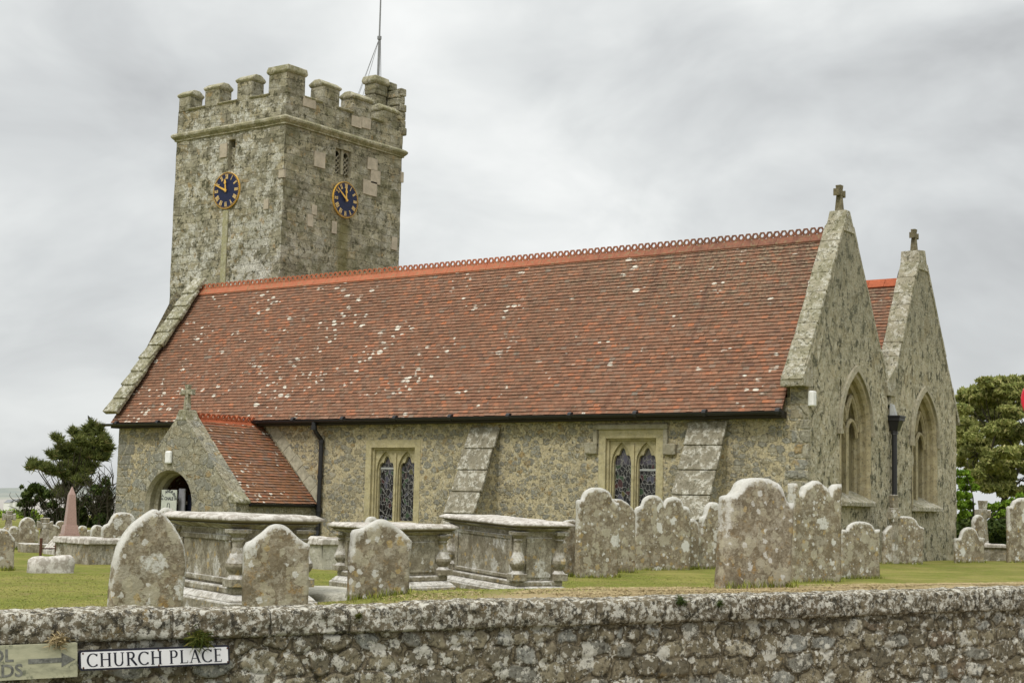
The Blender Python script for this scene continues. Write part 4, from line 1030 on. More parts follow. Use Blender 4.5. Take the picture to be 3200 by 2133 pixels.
mb = MB(); mb.hexa([(PX-.24, PY-.02, 3.18), (PX+.24, PY-.02, 3.18), (PX+.24, PY+.48, 3.18), (PX-.24, PY+.48, 3.18)], [(PX-.10, PY-.01, 3.48), (PX+.10, PY-.01, 3.48), (PX+.10, PY+.46, 3.48), (PX-.10, PY+.46, 3.48)])
part(mb, 'apex_stone', M['coping'], porch, bevel=.04)
mb = MB(); cross(mb, (PX, PY+.2, 3.49), .66, .46, .13, (1, 0, 0)); part(mb, 'gable_cross', M['coping_e'], porch, bevel=.012)
mb = MB(); pl = sqrt(PH**2+(PZ-PE)**2); UE = V((-PH/pl, 0, (PZ-PE)/pl)); NE_ = V((UE.z, 0, -UE.x))
tile_slope(mb, (PX+PH, 0, PE), (0, 1, 0), UE, NE_, 30, pl/30, lambda t: PY+.42, lambda t: -.01)
mb.r = .5; mb.quad((PX+PH, PY+.4, PE-.01), (PX+PH, 0, PE-.01), (PX, 0, PZ-.01), (PX, PY+.4, PZ-.01)); mb.quad((PX, PY+.4, PZ-.01), (PX, 0, PZ-.01), (PX-PH, 0, PE-.01), (PX-PH, PY+.4, PE-.01))
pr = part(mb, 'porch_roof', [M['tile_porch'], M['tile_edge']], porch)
mb = MB(); crest(mb, (PX, PY+.48, PZ), (0, 1, 0), 2.5, .19, .045, .088, .045, .04, (-1, 0, 0), .17, .17)
part(mb, 'ridge_crest', M['ridge_porch'], porch)
mb = MB(); gutter(mb, (PX+PH+.07, PY+.44, PE-.02), (PX+PH+.07, -.02, PE-.02), (1, 0, 0), .07); mb.box(PX+PH-.05, PX+PH+.0, PY+.5, -.02, PE-.24, PE-.03)
part(mb, 'gutter', M['black'], porch)
mb = MB()
A, B = V((PX+.1, 0, PZ+.05)), V((PX+PH+.05, 0, PE+.05)); N = 8
for i in range(N):
    a, b = A.lerp(B, i/N), A.lerp(B, (i+1)/N-.004); w = .20+random.uniform(-.02, .03)
    mb.hexa([a+V((0, -.05, 0)), b+V((0, -.05, 0)), b, a], [a+V((w, -.012, w)), b+V((w, -.012, w)), b+V((w, 0, w)), a+V((w, 0, w))])
part(mb, 'mortar_fillet', M['fillet'], porch)
p = on(527, 1428, 1, PY-.05); mb = MB(); mb.box(p.x-.11, p.x+.11, PY-.10, PY-.004, p.z-.17, p.z+.17); part(mb, 'wall_lamp', M['white'], porch, bevel=.04)
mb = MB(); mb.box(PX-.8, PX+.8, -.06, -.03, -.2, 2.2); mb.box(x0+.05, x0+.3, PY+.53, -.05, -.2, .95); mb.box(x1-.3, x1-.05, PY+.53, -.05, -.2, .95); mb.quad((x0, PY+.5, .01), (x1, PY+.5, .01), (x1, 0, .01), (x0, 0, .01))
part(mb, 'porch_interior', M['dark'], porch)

# ---- things standing in the porch
yb = -2.82
p0 = on(504, 1590, 1, yb); p1 = on(554, 1530, 1, yb); wd, ztop_ = p1.x-p0.x, p1.z
nb = thing('notice_board', 'pale notice board with arched lettering and a red thermometer inside the porch', 'notice board', (p0.x+wd/2, yb, 0))
mb = MB(); mb.box(p0.x, p1.x, yb-.015, yb+.015, .5, ztop_); mb.box(p0.x+.05, p0.x+.10, yb-.012, yb+.012, .0, .5); mb.box(p1.x-.10, p1.x-.05, yb-.012, yb+.012, 0, .5)
mb.build('board_panel', M['board'], nb, bevel=.005)
mb = MB(); cx = (p0.x+p1.x)/2; cz = ztop_-.30
for i, ch in enumerate('ST ANDREWS'):
    if ch == ' ': continue
    a = radians(78-156*i/9); vs, fs = glyphs(ch, .115, 'CENTER', .004)
    r = wd*.38
    mb.add([(cx+sin(-a)*r+x*cos(a)-y*sin(a), yb-.018, cz+cos(a)*r+x*sin(a)+y*cos(a)) for x, y in vs], fs)
mb.build('lettering', M['signblack'], nb); mb = MB(); vs, fs = glyphs('CHALE', .115, 'CENTER', .004); mb.add([(cx+x, yb-.018, cz+.03+y) for x, y in vs], fs)
mb.build('lettering', M['signblack'], nb)
mb = MB(); 
for k in range(2):
    pass
mb.box(cx-.05, cx+.05, yb-.0195, yb-.018, cz-.36, cz-.24); mb.box(cx+.07, cx+.17, yb-.0195, yb-.018, cz-.23, cz-.215); mb.build('thermometer', M['red'], nb)
mb = MB(); mb.tube([(cx-.05, yb-.02, cz-.24), (cx-.05, yb-.02, cz-.10), (cx-.03, yb-.02, cz-.06), (cx+.03, yb-.02, cz-.06), (cx+.05, yb-.02, cz-.10), (cx+.05, yb-.02, cz-.24)], .008, 6); mb.build('thermometer_outline', M['signblack'], nb)
p2, p3 = on(558, 1590, 1, -2.6), on(580, 1526, 1, -2.6)
mb = MB(); mb.box(p2.x, p3.x, -2.62, -2.58, 0, p3.z); mb.box(p2.x+.02, p3.x-.02, -2.63, -2.62, .1, p3.z-.05)
tag(mb.build('display_panel', M['greyboard'], bevel=.008), 'narrow grey display panel beside the thermometer notice board', 'display panel')
p4, p5 = on(582, 1590, 1, -2.4), on(600, 1545, 1, -2.4)
mb = MB(); q = [(p4.x+.01+.5*i/6*.7, -2.4+.03*(-1)**i) for i in range(7)]
mb.grid([[(x, y, .2), (x, y, p5.z)] for x, y in q]); mb.grid([[(x, y+.02, .2), (x, y+.02, p5.z)] for x, y in q], flip=True)
tag(mb.build('banner', M['navy']), 'dark blue folded banner at the right side of the porch', 'banner')

# ------------------------------------------------------------------ flagpole on the tower
b = V((-20.75, 8.95, 15.86)); fp = thing('flagpole', 'thin grey flagpole with wire stays on the tower top', 'flagpole', b)
mb = MB(); mb.tube([b, b+V((0, 0, 1.5))], [.045, .04], 8); mb.tube([b+V((0, 0, 1.5)), b+V((.0, 0, 4.2))], [.03, .022], 8); mb.build('pole', M['pole'], fp)
mb = MB(); mb.tube([b+V((0, 0, 1.45)), b+V((0, 0, 1.56))], .075, 8)
for k in range(2): mb.tube([b+V((.05, .05+.05*k, .1)), b+V((.03, .03, 1.5))], .008, 4)
mb.build('collar', M['pole'], fp)
for dx, dy in ((-.75, -.45), (-.5, -.75), (-1.15, .2)):
    mb = MB(); mb.tube([b+V((0, 0, 1.5)), b+V((dx*1.0, dy*1.0, -1.2))], .010, 4); mb.build('stay', M['pole'], fp)

# ------------------------------------------------------------------ headstones
HD = WT.copy()                       # graves lie in rows parallel to the boundary wall
HN = V((HD.y, -HD.x, 0))
def u_on_line(P, d, u):
    """distance along d from P at which the point falls in column u"""
    k = (u-1600)/FPX; q = P-CAM; a = q.dot(RT)-k*q.dot(FW); b = d.dot(RT)-k*d.dot(FW); return -a/b
def v_on_line(P, d, v):
    k = (1066.5-v)/FPX; q = P-CAM; a = q.dot(UP)-k*q.dot(FW); b = d.dot(UP)-k*d.dot(FW); return -a/b
def arc(t0, t1, h0, h1, n=12, full=True):
    """half ellipse between t0 and t1 rising from h0 to h1"""
    return [((t0+t1)/2-(t1-t0)/2*cos(pi*i/n), h0+(h1-h0)*sin(pi*i/n)) for i in range(n+1)]
def prof_round(sh=.86, w=.18): return [(0, sh-.02), (w*.35, sh), (w*.8, sh-.01)]+arc(w, 1-w, sh+.02, 1)+[(1-w*.8, sh-.01), (1-w*.35, sh), (1, sh-.02)]
def prof_plain(): return arc(0, 1, .80, 1, 16)
def prof_ogee(sh=.8):
    out = []
    for i in range(25):
        t = i/24; q = abs(t-.5)*2; out.append((t, sh+(1-sh)*(.5+.5*cos(pi*min(1, q*1.12)))-(.02 if q > .97 else 0)))
    return out
def prof_gothic(sp=.55):
    return [(i/24, sp+(1-sp)*(pointed(i/24, .5, .5, .95)/.95)) for i in range(25)]
def prof_double(): return [(0, .79), (.03, .83), (.10, .85)]+arc(.12, .50, .86, 1, 10)+arc(.52, .86, .86, .985, 10)+[(.9, .86), (.97, .84), (1, .78)]
def prof_scroll(): return [(0, .955), (.045, .965), (.09, .95), (.11, .86), (.22, .86), (.24, .885)]+[(.27, .93), (.50, 1.0), (.73, .915), (.76, .86), (.80, .855), (.84, .93), (.92, .97), (1, .975)]
def interp(pts, t):
    for (a, ha), (b, hb) in zip(pts[:-1], pts[1:]):
        if t <= b: return ha+(hb-ha)*((t-a)/(b-a) if b > a else 0)
    return pts[-1][1]
GR = 'headstones in the churchyard'; BASES = []
def stone(label, u0, u1, vb, vt, pts, Z=None, th=.09, lean=0, pit=0, col=(.5, .5, .4), cat='headstone', name='headstone', yaw=0, group=GR, sink=.3):
    um = (u0+u1)/2
    if Z is None: B = hit(um, vb)
    else:
        B = at(um, vb, Z); B.z = min(B.z, gz(B.x, B.y)) if True else B.z
        B = V((at(um, vb, Z).x, at(um, vb, Z).y, 0)); B.z = gz(B.x, B.y)
    c, s_ = cos(yaw), sin(yaw); hd = V((HD.x*c-HD.y*s_, HD.x*s_+HD.y*c, 0))
    s0, s1 = u_on_line(B, hd, u0), u_on_line(B, hd, u1); B = B+hd*((s0+s1)/2); w = s1-s0; B.z = gz(B.x, B.y)
    h = v_on_line(B, V((0, 0, 1)), vt)
    nx = max(26, int(w/.028)); nzr = 26; mb = MB(); rim = []
    top = [interp(pts, i/nx)*h for i in range(nx+1)]
    def corner(x, z, hi):
        e = min(x+w/2, w/2-x, hi-z); return min(1, max(0, e)/.028)
    idx = {}
    seed = random.uniform(0, 50)
    for side in (0, 1):
        rows = []
        for i in range(nx+1):
            x = -w/2+w*i/nx; col_ = []; wig = 0
            for j in range(nzr+1):
                f = j/nzr; z = -sink+(top[i]+sink)*f
                k = corner(x, z, top[i]); y = (th/2)*(.84+.16*sqrt(k))
                wx = .006*nz((x*3, z*4, seed), 2.2)+.004*nz((x*9, z*9, seed), 2)
                y += wx
                xo = (.010*nz((seed, z*5, 1), 1) if i in (0, nx) else 0); zo = (.007*nz((x*14, seed, 1), 1) if j == nzr else 0)
                col_.append((x+xo, -y if side == 0 else y, z+zo)); rim.append(max(0, min(top[i]-z, .9*(x+w/2)+.03+.25*max(0, top[i]*.75-z), .9*(w/2-x)+.05+.5*max(0, top[i]*.8-z))))
            rows.append(col_)
        mb.grid(rows, flip=(side == 1))
    BASES.append((B.copy(), hd.copy(), w, th))
    n0 = (nx+1)*(nzr+1)
    bd = [i*(nzr+1)+nzr for i in range(nx+1)]; lf = [j for j in range(nzr+1)]; rg = [nx*(nzr+1)+j for j in range(nzr+1)]
    for chain, fl in ((bd, 0), (lf, 0), (rg, 1)):
        for a, b in zip(chain[:-1], chain[1:]):
            f = (a, b, b+n0, a+n0); mb.f.append(f if not fl else f[::-1]); mb.mi.append(0); mb.fa.append(0)
    mb.pa['rim'] = rim
    ang = atan2(hd.y, hd.x)
    o = mb.build(name, M['head'], smooth=True, loc=B-HN*(th/2)*0, rz=ang, tilt=(radians(pit), radians(-lean), ang))
    o.color = (*col, 1)
    tag(o, label, cat, group)
    return o
# right-hand group
stone('tall broad headstone with white crusted round top, largest right of the chest tombs', 2250, 2452, 1836, 1492, [(0, .80), (.05, .815), (.12, .825), (.17, .86)]+arc(.19, .83, .885, 1, 14)+[(.85, .865), (.90, .80), (.95, .775), (1, .80)], th=.19, lean=-2.6, col=(.62, .65, .35))
stone('headstone with white pediment top and two scrolled ears beside the tallest stone', 2467, 2618, 1817, 1500, prof_scroll(), th=.18, lean=-.5, col=(.62, .7, .2))
stone('short headstone with white crusted scalloped edge, right of the pediment headstone', 2626, 2744, 1807, 1628, [(0, .84), (.06, .85), (.16, .84)]+arc(.18, .86, .85, 1, 12)+[(.90, .85), (1, .87)], th=.09, lean=-.5, col=(.55, .35, .1))
stone('low wide headstone with pale left edge in front of the east downpipe', 2758, 2879, 1761, 1611, [(0, .62), (.05, .68), (.12, .76), (.2, .80)]+arc(.24, .84, .84, 1, 12)+[(.86, .83), (1, .78)], th=.12, lean=-3, col=(.4, .6, .2))
stone('small whitish round topped headstone in front of the low kerb tomb', 2985, 3072, 1757, 1646, prof_round(.70, .2), th=.1, lean=1.5, col=(.75, .5, .2))
stone('tall pale headstone cut off by the right edge of the photo', 3150, 3262, 1756, 1554, prof_round(.86, .12), th=.12, lean=0, col=(.85, .3, .1))
stone('pale headstone with dark left side, left of the tallest headstone', 2190, 2264, 1776, 1568, [(0, .76), (.1, .78), (.16, .8)]+arc(.2, .82, .84, 1, 12)+[(.88, .82), (1, .82)], th=.14, lean=1.2, col=(.5, .35, .15))
stone('double humped headstone with large white lichen patches', 1982, 2152, 1780, 1547, prof_double(), th=.10, lean=0, col=(1.0, .3, .15))
stone('narrow pale stone slab just right of the double humped headstone', 2140, 2178, 1777, 1620, prof_plain(), Z=None, th=.1, col=(.7, .3, .1))
stone('tall headstone with round white top in front of the right aisle window', 1800, 1926, 1803, 1522, [(0, .84), (.05, .86), (.10, .85)]+arc(.12, .82, .87, 1, 12)+[(.86, .86), (.92, .84), (1, .83)], th=.12, col=(.62, .5, .5))
stone('round shouldered headstone tucked behind the right side of the round white topped one', 1890, 1979, 1788, 1558, [(0, 1), (.3, 1), (.5, .99), (.7, .95), (.88, .88), (1, .80)], th=.1, col=(.3, .55, .9))
stone('rough dark stained stone between a chest tomb and the tall round topped headstone', 1745, 1803, 1800, 1622, [(0, .9), (.3, .97), (.6, 1), (1, .99)], th=.1, col=(.2, .7, .8))
# front group
stone('headstone with curved ogee top standing in front of the largest chest tomb', 760, 956, 1900, 1636, [(0, .75), (.02, .80), (.10, .82), (.2, .87)]+[(.26+.48*i/10, .90+.10*sin(pi*i/10)) for i in range(11)]+[(.82, .85), (.92, .80), (1, .78)], Z=12.9, th=.1, lean=.8, col=(.45, .75, .1))
stone('pointed gothic headstone with white left rim and rusty foot', 334, 556, 1908, 1589, prof_gothic(.50), Z=12.9, th=.15, lean=-3.2, col=(.42, .55, 1.0))
stone('bell topped headstone with big white lichen spots before the middle chest tomb', 1088, 1270, 1890, 1621, [(0, .80), (.02, .84), (.10, .86), (.2, .885)]+[(.26+.48*i/10, .905+.095*sin(pi*i/10)) for i in range(11)]+[(.82, .87), (.93, .79), (1, .73)], Z=14.6, th=.1, lean=-1.2, col=(.7, .5, .3))
stone('small round stone top showing just behind the middle chest tomb', 1133, 1176, 1700, 1613, prof_plain(), Z=23, th=.1, col=(.8, .2, .1))
stone('white round headstone top peeping over the largest chest tomb', 484, 540, 1720, 1585, prof_plain(), Z=26, th=.12, col=(.8, .2, .1))
stone('wide shouldered headstone behind the pointed gothic one', 314, 412, 1745, 1599, [(0, .66), (.08, .72), (.2, .76), (.26, .84)]+arc(.28, 1.0, .86, 1, 12), Z=28, th=.14, col=(.5, .35, .1))
stone('low headstone with round top beside the wide shouldered one near the porch', 281, 318, 1745, 1639, prof_plain(), Z=31, th=.12, col=(.5, .3, .1))
# far left group
stone('grey headstone with sloped shoulder cut off by the left photo edge', -42, 39, 1780, 1650, [(0, .9)]+arc(.05, .75, .9, 1, 10)+[(.82, .86), (1, .74)], th=.13, col=(.45, .5, .3))
stone('small narrow brown headstone at far left beside a taller round one', 26, 55, 1716, 1643, prof_plain(), th=.12, col=(.2, .5, .3))
stone('tall smooth round topped headstone at far left', 56, 106, 1714, 1615, arc(0, 1, .70, 1, 16), th=.14, col=(.2, .2, .2))
stone('small pale headstone right of the tall round topped one at far left', 104, 118, 1700, 1652, prof_plain(), th=.1, col=(.3, .2, .2))
stone('square topped headstone behind the small left cross', 139, 176, 1708, 1638, [(0, .93), (.3, 1), (.7, 1), (1, .93)], th=.12, col=(.2, .3, .2))
stone('round topped headstone with orange lichen crown left of the pink obelisk', 171, 205, 1700, 1626, prof_plain(), th=.12, col=(.2, 1.3, .2))
stone('small round headstone just right of the pink obelisk', 241, 269, 1705, 1641, prof_plain(), Z=36, th=.1, col=(.3, .3, .2))
stone('tiny pale headstone far behind the kerb tomb on the left', 267, 283, 1700, 1655, prof_plain(), Z=38, th=.1, col=(.3, .3, .2))
stone('low grey headstone at the far left edge below the dark cross', 8, 27, 1690, 1645, prof_plain(), Z=40, th=.1, col=(.2, .2, .3))
stone('broken round headstone leaning in front of the tall stone cross', 3038, 3071, 1760, 1607, [(0, .85), (.15, .94), (.4, 1), (.7, .98), (.9, .9), (1, .78)], Z=41, th=.14, lean=-2, col=(.6, .3, .1))

# crosses on graves
def grave_cross(label, u, vb, vt, wpx, Z, steps=0, mat='tomb', ang=None):
    B = at(u, vb, Z); g_ = gz(B.x, B.y); B.z = g_ if Z < 45 else B.z
    h = v_on_line(B, V((0, 0, 1)), vt); w = wpx/FPX*Z/.86; d = HD
    o = thing('grave_cross', label, 'cross', B, 0, 'crosses on graves')
    mb = MB(); z0 = 0
    for i in range(steps):
        q = .42-.11*i; mb.obox(B+V((0, 0, z0+.09)), HD*q, HN*q*.8, (0, 0, .09)); z0 += .18
    if steps: mb.build('stepped_base', M[mat], o, bevel=.015)
    mb = MB(); cross(mb, B+V((0, 0, z0)), h-z0, w, .19 if w > .4 else .15, d); mb.build('shaft_and_arms', M[mat], o, bevel=.012)
    return o
grave_cross('tall stone cross on a stepped base in front of the trees at right', 3072, 1722, 1563, 44, 44, 2)
grave_cross('small pale cross with thick arms at far left beside the round headstone', 136, 1712, 1617, 40, 31, 1)
grave_cross('dark stone cross at the far left edge before the hedge', 24, 1690, 1595, 34, 40, 1)
grave_cross('slim weathered cross standing by the black downpipe of the east gable', 2793, 1720, 1545, 32, 36.2, 0)

# ------------------------------------------------------------------ chest tombs
AX = -HN                              # long axis of the graves, away from the road
def chest(label, cu, cv_top, Z, Ln, Wd, rot=0, balus=True, panel=True, plinth=.16, th=.13, sl=.07, tiltx=0, tilty=0):
    c, s_ = cos(rot), sin(rot); a = V((AX.x*c-AX.y*s_, AX.x*s_+AX.y*c, 0)); b = V((-a.y, a.x, 0))   # b: toward the left-hand long face
    P = at(cu, cv_top, Z); ctr = V((P.x, P.y, 0))+a*(Ln/2)-b*(Wd/2); ctr.z = gz(ctr.x, ctr.y); H_ = P.z-ctr.z
    o = thing('chest_tomb', label, 'tomb', ctr, atan2(a.y, a.x), 'chest tombs')
    if tiltx: o.rotation_euler[0] = tiltx
    if tilty: o.rotation_euler[1] = tilty; o.location.z -= tilty*Ln/2*-1
    def bld(mb, nm, mat, **k): return mb.build(nm, mat, o, loc=(0, 0, 0), **k)
    lx, ly = Ln/2, Wd/2; ins = .13
    mb = MB(); mb.box(-lx+.02, lx-.02, -ly+.02, ly-.02, -.3, plinth*.62)
    mb.hexa([(sx*(lx-.03), sy*(ly-.03), plinth*.62) for sx, sy in ((-1, -1), (1, -1), (1, 1), (-1, 1))], [(sx*(lx-.09), sy*(ly-.09), plinth) for sx, sy in ((-1, -1), (1, -1), (1, 1), (-1, 1))])
    mb.box(-lx+.10, lx-.10, -ly+.10, ly-.10, plinth, plinth+.07)
    bld(mb, 'plinth', M['slab'] if False else M['tomb'], bevel=.018)
    zt = H_-th
    bx, by = lx-ins-.02, ly-ins-.02
    mb = MB(); mb.box(-bx, bx, -by, by, plinth+.07, zt); bld(mb, 'chest_body', M['tomb'], bevel=.012)
    if panel:
        z0, z1 = plinth+.09, zt-.06
        for sg in (-1, 1):
            mb = MB(); yy = sg*by; xs = (-bx+.14, bx-.14); fr = .05; y0, y1 = (yy, yy+.02) if sg > 0 else (yy-.02, yy)
            mb.box(xs[0], xs[1], y0, y1, z0, z0+fr); mb.box(xs[0], xs[1], y0, y1, z1-fr, z1); mb.box(xs[0], xs[0]+fr, y0, y1, z0+fr, z1-fr); mb.box(xs[1]-fr, xs[1], y0, y1, z0+fr, z1-fr)
            bld(mb, 'panel_frame', M['tomb'], bevel=.008)
            mb = MB(); yy = sg*bx; ys = (-by+.12, by-.12); x0, x1 = (yy, yy+.02) if sg > 0 else (yy-.02, yy)
            mb.box(x0, x1, ys[0], ys[1], z0+.02, z1-.02); bld(mb, 'end_panel', M['tomb'], bevel=.008)
    if balus:
        hh = zt-plinth-.07; R = .098
        pr_ = [(0, 0), (R*.95, 0), (R*.95, .15*hh), (R*.8, .17*hh), (R*.62, .21*hh), (R*.72, .235*hh), (R*.95, .29*hh), (R*1.10, .35*hh), (R*1.06, .41*hh), (R*.86, .49*hh), (R*.64, .58*hh), (R*.52, .68*hh), (R*.50, .78*hh), (R*.62, .80*hh), (R*.62, .83*hh), (R*.52, .845*hh), (R*.80, .90*hh), (R*.95, .92*hh), (R*.95, 1.0*hh), (0, hh)]
        for sx in (-1, 1):
            for sy in (-1, 1):
                mb = MB(); mb.lathe((sx*(bx+.0), sy*(by+.0), plinth+.07), pr_, 14)
                k = R*.98
                mb.box(sx*bx-k, sx*bx+k, sy*by-k, sy*by+k, plinth+.07, plinth+.07+.145*hh); mb.box(sx*bx-k, sx*bx+k, sy*by-k, sy*by+k, zt-.075*hh, zt-.002)
                bld(mb, 'baluster', M['tomb'], smooth=False, bevel=.006)
    mb = MB(); e = .04
    mb.hexa([(sx*(lx-.13), sy*(ly-.13), zt) for sx, sy in ((-1, -1), (1, -1), (1, 1), (-1, 1))], [(sx*(lx-.03), sy*(ly-.03), zt+.045) for sx, sy in ((-1, -1), (1, -1), (1, 1), (-1, 1))])
    bld(mb, 'slab_moulding', M['tomb'], bevel=.01)
    mb = MB(); N1, N2 = 30, 14; t2 = th-.045
    def sp(i, j, top):
        x = -lx+2*lx*i/N1; y = -ly+2*ly*j/N2; ed = min(i, N1-i, j, N2-j)
        z = zt+.045+(t2 if top else 0)
        wob = .012*fbm((x+cu, y, 0), 3)
        if ed == 0: z += (-.030 if top else .030)
        return (x+.012*nz((x*4, y*4, cu), 1.2), y+.012*nz((y*4, x*4, cu), 1.2), z+(wob if top else 0))
    def inset(i, j):
        x, y, z = sp(i, j, True); return (x, y, z)
    mb.grid([[sp(i, j, True) for j in range(N2+1)] for i in range(N1+1)]); mb.grid([[sp(i, j, False) for j in range(N2+1)] for i in range(N1+1)], flip=True)
    n0 = (N1+1)*(N2+1)
    ring = [(i, 0) for i in range(N1)]+[(N1, j) for j in range(N2)]+[(i, N2) for i in range(N1, 0, -1)]+[(0, j) for j in range(N2, 0, -1)]
    for (i, j), (k, l) in zip(ring, ring[1:]+ring[:1]):
        a_, b_ = i*(N2+1)+j, k*(N2+1)+l; mb.f.append((a_+n0, b_+n0, b_, a_)); mb.mi.append(0); mb.fa.append(0)
    bld(mb, 'top_slab', M['slab'], smooth=True)
    return o
chest('largest chest tomb with baluster corners and white topped slab, in front of the porch', 716, 1606, 13.9, 1.95, .92, rot=.0)
chest('middle chest tomb with sagging slab behind the bell topped headstone', 1235, 1638, 19.2, 1.9, .92, rot=.02, tiltx=radians(-1.2))
chest('chest tomb with plain end panel and broad pale slab, right of the middle chest tomb', 1606, 1611, 20.3, 2.1, .93, rot=0, tilty=-.035)
# low kerb tombs and ledgers
def low_tomb(label, u, v, Z, Ln, Wd, h, rot=0, cat='tomb', name='kerb_tomb', slab=True, mat='tomb'):
    c, s_ = cos(rot), sin(rot); a = V((AX.x*c-AX.y*s_, AX.x*s_+AX.y*c, 0))
    P = at(u, v, Z); P.z = gz(P.x, P.y)
    o = thing(name, label, cat, P, atan2(a.y, a.x), 'low kerb tombs')
    mb = MB(); n = 14
    def face(sg):
        return [[(-Ln/2+.05+(Ln-.1)*i/n, sg*(Wd/2-.06+.03*nz((i*.6, sg*4, j*.9+u), 1.1)), -.2+(h*.78+.2)*j/4) for j in range(5)] for i in range(n+1)]
    mb.grid(face(-1)); mb.grid(face(1), flip=True)
    for sg in (-1, 1): mb.grid([[(sg*(Ln/2-.05), -Wd/2+.06+(Wd-.12)*i/6, -.2+(h*.78+.2)*j/4) for j in range(5)] for i in range(7)], flip=(sg < 0))
    mb.box(-Ln/2+.06, Ln/2-.06, -Wd/2+.07, Wd/2-.07, -.1, h*.77)
    mb.build('tomb_base', M[mat], o, loc=(0, 0, 0))
    if slab:
        mb = MB(); m = 8
        for i in range(m):
            x0, x1 = -Ln/2+Ln*i/m, -Ln/2+Ln*(i+1)/m-.004; g = [random.uniform(-.012, .012) for _ in range(4)]
            mb.hexa([(x0, -Wd/2+g[0], h*.78), (x1, -Wd/2+g[0], h*.78), (x1, Wd/2+g[1], h*.78), (x0, Wd/2+g[1], h*.78)], [(x0, -Wd/2+.02+g[0], h+g[2]), (x1, -Wd/2+.02+g[0], h+g[2]), (x1, Wd/2-.02+g[1], h+g[2]), (x0, Wd/2-.02+g[1], h+g[2])])
        mb.build('kerb_slab', M['slab'], o, loc=(0, 0, 0), bevel=.02)
    return o
low_tomb('low crumbling kerb tomb with pale slab below the pink obelisk', 276, 1740, 26.5, 1.3, .72, .42, rot=.2)
low_tomb('long low tomb with flat slab behind the small whitish headstone at right', 3060, 1735, 42, 2.2, .9, .42, rot=-.5)
low_tomb('low grey tomb between the two left chest tombs', 1003, 1745, 27, 1.3, .75, .52, rot=.1, mat='ledger')
def boulder(label, name, cat, P, rx, ry, rz_, ang, mat, shape=None):
    mb = MB(); N, K = 18, 12; sd = random.uniform(0, 30); rows = []
    for i in range(N):
        a = 2*pi*i/N; col_ = []
        for j in range(K+1):
            b = -pi/2*.55+(pi/2*1.55)*j/K; x, y, z = cos(b)*cos(a), cos(b)*sin(a), sin(b)
            f = (abs(x)**4+abs(y)**4+abs(z)**4)**-.25*(1+.10*fbm((x, y, z+sd), 1.6))
            x, y, z = x*f*rx, y*f*ry, z*f*rz_
            if shape: x, y, z = shape(x, y, z)
            col_.append((x, y, z))
        rows.append(col_)
    mb.grid(rows, closeu=True)
    return tag(mb.build(name, M[mat], smooth=True, loc=P, rz=ang), label, cat)
P = hit(158, 1789); boulder('rough white lichened stone lying on the grass at left', 'broken_stone', 'stone', P+V((0, 0, .05)), .33, .17, .22, atan2(HD.y, HD.x), 'slab', lambda x, y, z: (x, y, z*(.85+.35*(x/.33)**2*(.4+.6*(x > 0)))))
P = hit(186, 1732); mb = MB()
a, b = AX, HD; q = .42; w = .19
for zz, w0, w1, z0, z1 in ((0, .21, .21, -.2, .10), (1, .21, .02, .10, .33)):
    mb.hexa([P+a*sx*q+b*sy*w0+V((0, 0, z0)) for sx, sy in ((-1, -1), (1, -1), (1, 1), (-1, 1))], [P+a*sx*(q-.03*zz)+b*sy*w1+V((0, 0, z1)) for sx, sy in ((-1, -1), (1, -1), (1, 1), (-1, 1))])
tag(mb.build('coped_stone', M['slab'], bevel=.02), 'ridge shaped coped grave stone end beside the obelisk kerb tomb', 'stone')
P = at(1035, 1884, 15.2); P.z = gz(P.x, P.y); boulder('flat pale ledger slab on the grass right of the largest chest tomb', 'ledger_slab', 'stone', P, .85, .38, .09, atan2(AX.y, AX.x), 'ledger')
# obelisk
Zo = 29.5; B = at(216, 1700, Zo); B.z = gz(B.x, B.y); ob = thing('obelisk', 'pink granite obelisk on a moulded plinth at the left', 'obelisk', B, atan2(HD.y, HD.x))
zt = v_on_line(B, V((0, 0, 1)), 1519); z1 = v_on_line(B, V((0, 0, 1)), 1640); z2 = v_on_line(B, V((0, 0, 1)), 1676); sc = Zo/FPX
mb = MB(); w0, w1 = 16.5*sc, 10*sc; zp = zt-.16
mb.hexa([(sx*w0, sy*w0, z1) for sx, sy in ((-1, -1), (1, -1), (1, 1), (-1, 1))], [(sx*w1, sy*w1, zp) for sx, sy in ((-1, -1), (1, -1), (1, 1), (-1, 1))])
mb.hexa([(sx*w1, sy*w1, zp) for sx, sy in ((-1, -1), (1, -1), (1, 1), (-1, 1))], [(sx*.004, sy*.004, zt) for sx, sy in ((-1, -1), (1, -1), (1, 1), (-1, 1))])
mb.build('shaft', M['pink'], ob, loc=(0, 0, 0), bevel=.006)
mb = MB(); mb.hexa([(sx*23.5*sc, sy*23.5*sc, z2+.05) for sx, sy in ((-1, -1), (1, -1), (1, 1), (-1, 1))], [(sx*20*sc, sy*20*sc, z1) for sx, sy in ((-1, -1), (1, -1), (1, 1), (-1, 1))])
mb.box(-26*sc, 26*sc, -26*sc, 26*sc, z2-.03, z2+.05); mb.build('plinth', M['pink'], ob, loc=(0, 0, 0), bevel=.008)
mb = MB(); mb.box(-36*sc, 36*sc, -36*sc, 36*sc, -.2, z2-.03); mb.build('base_block', M['tomb'], ob, loc=(0, 0, 0), bevel=.02)
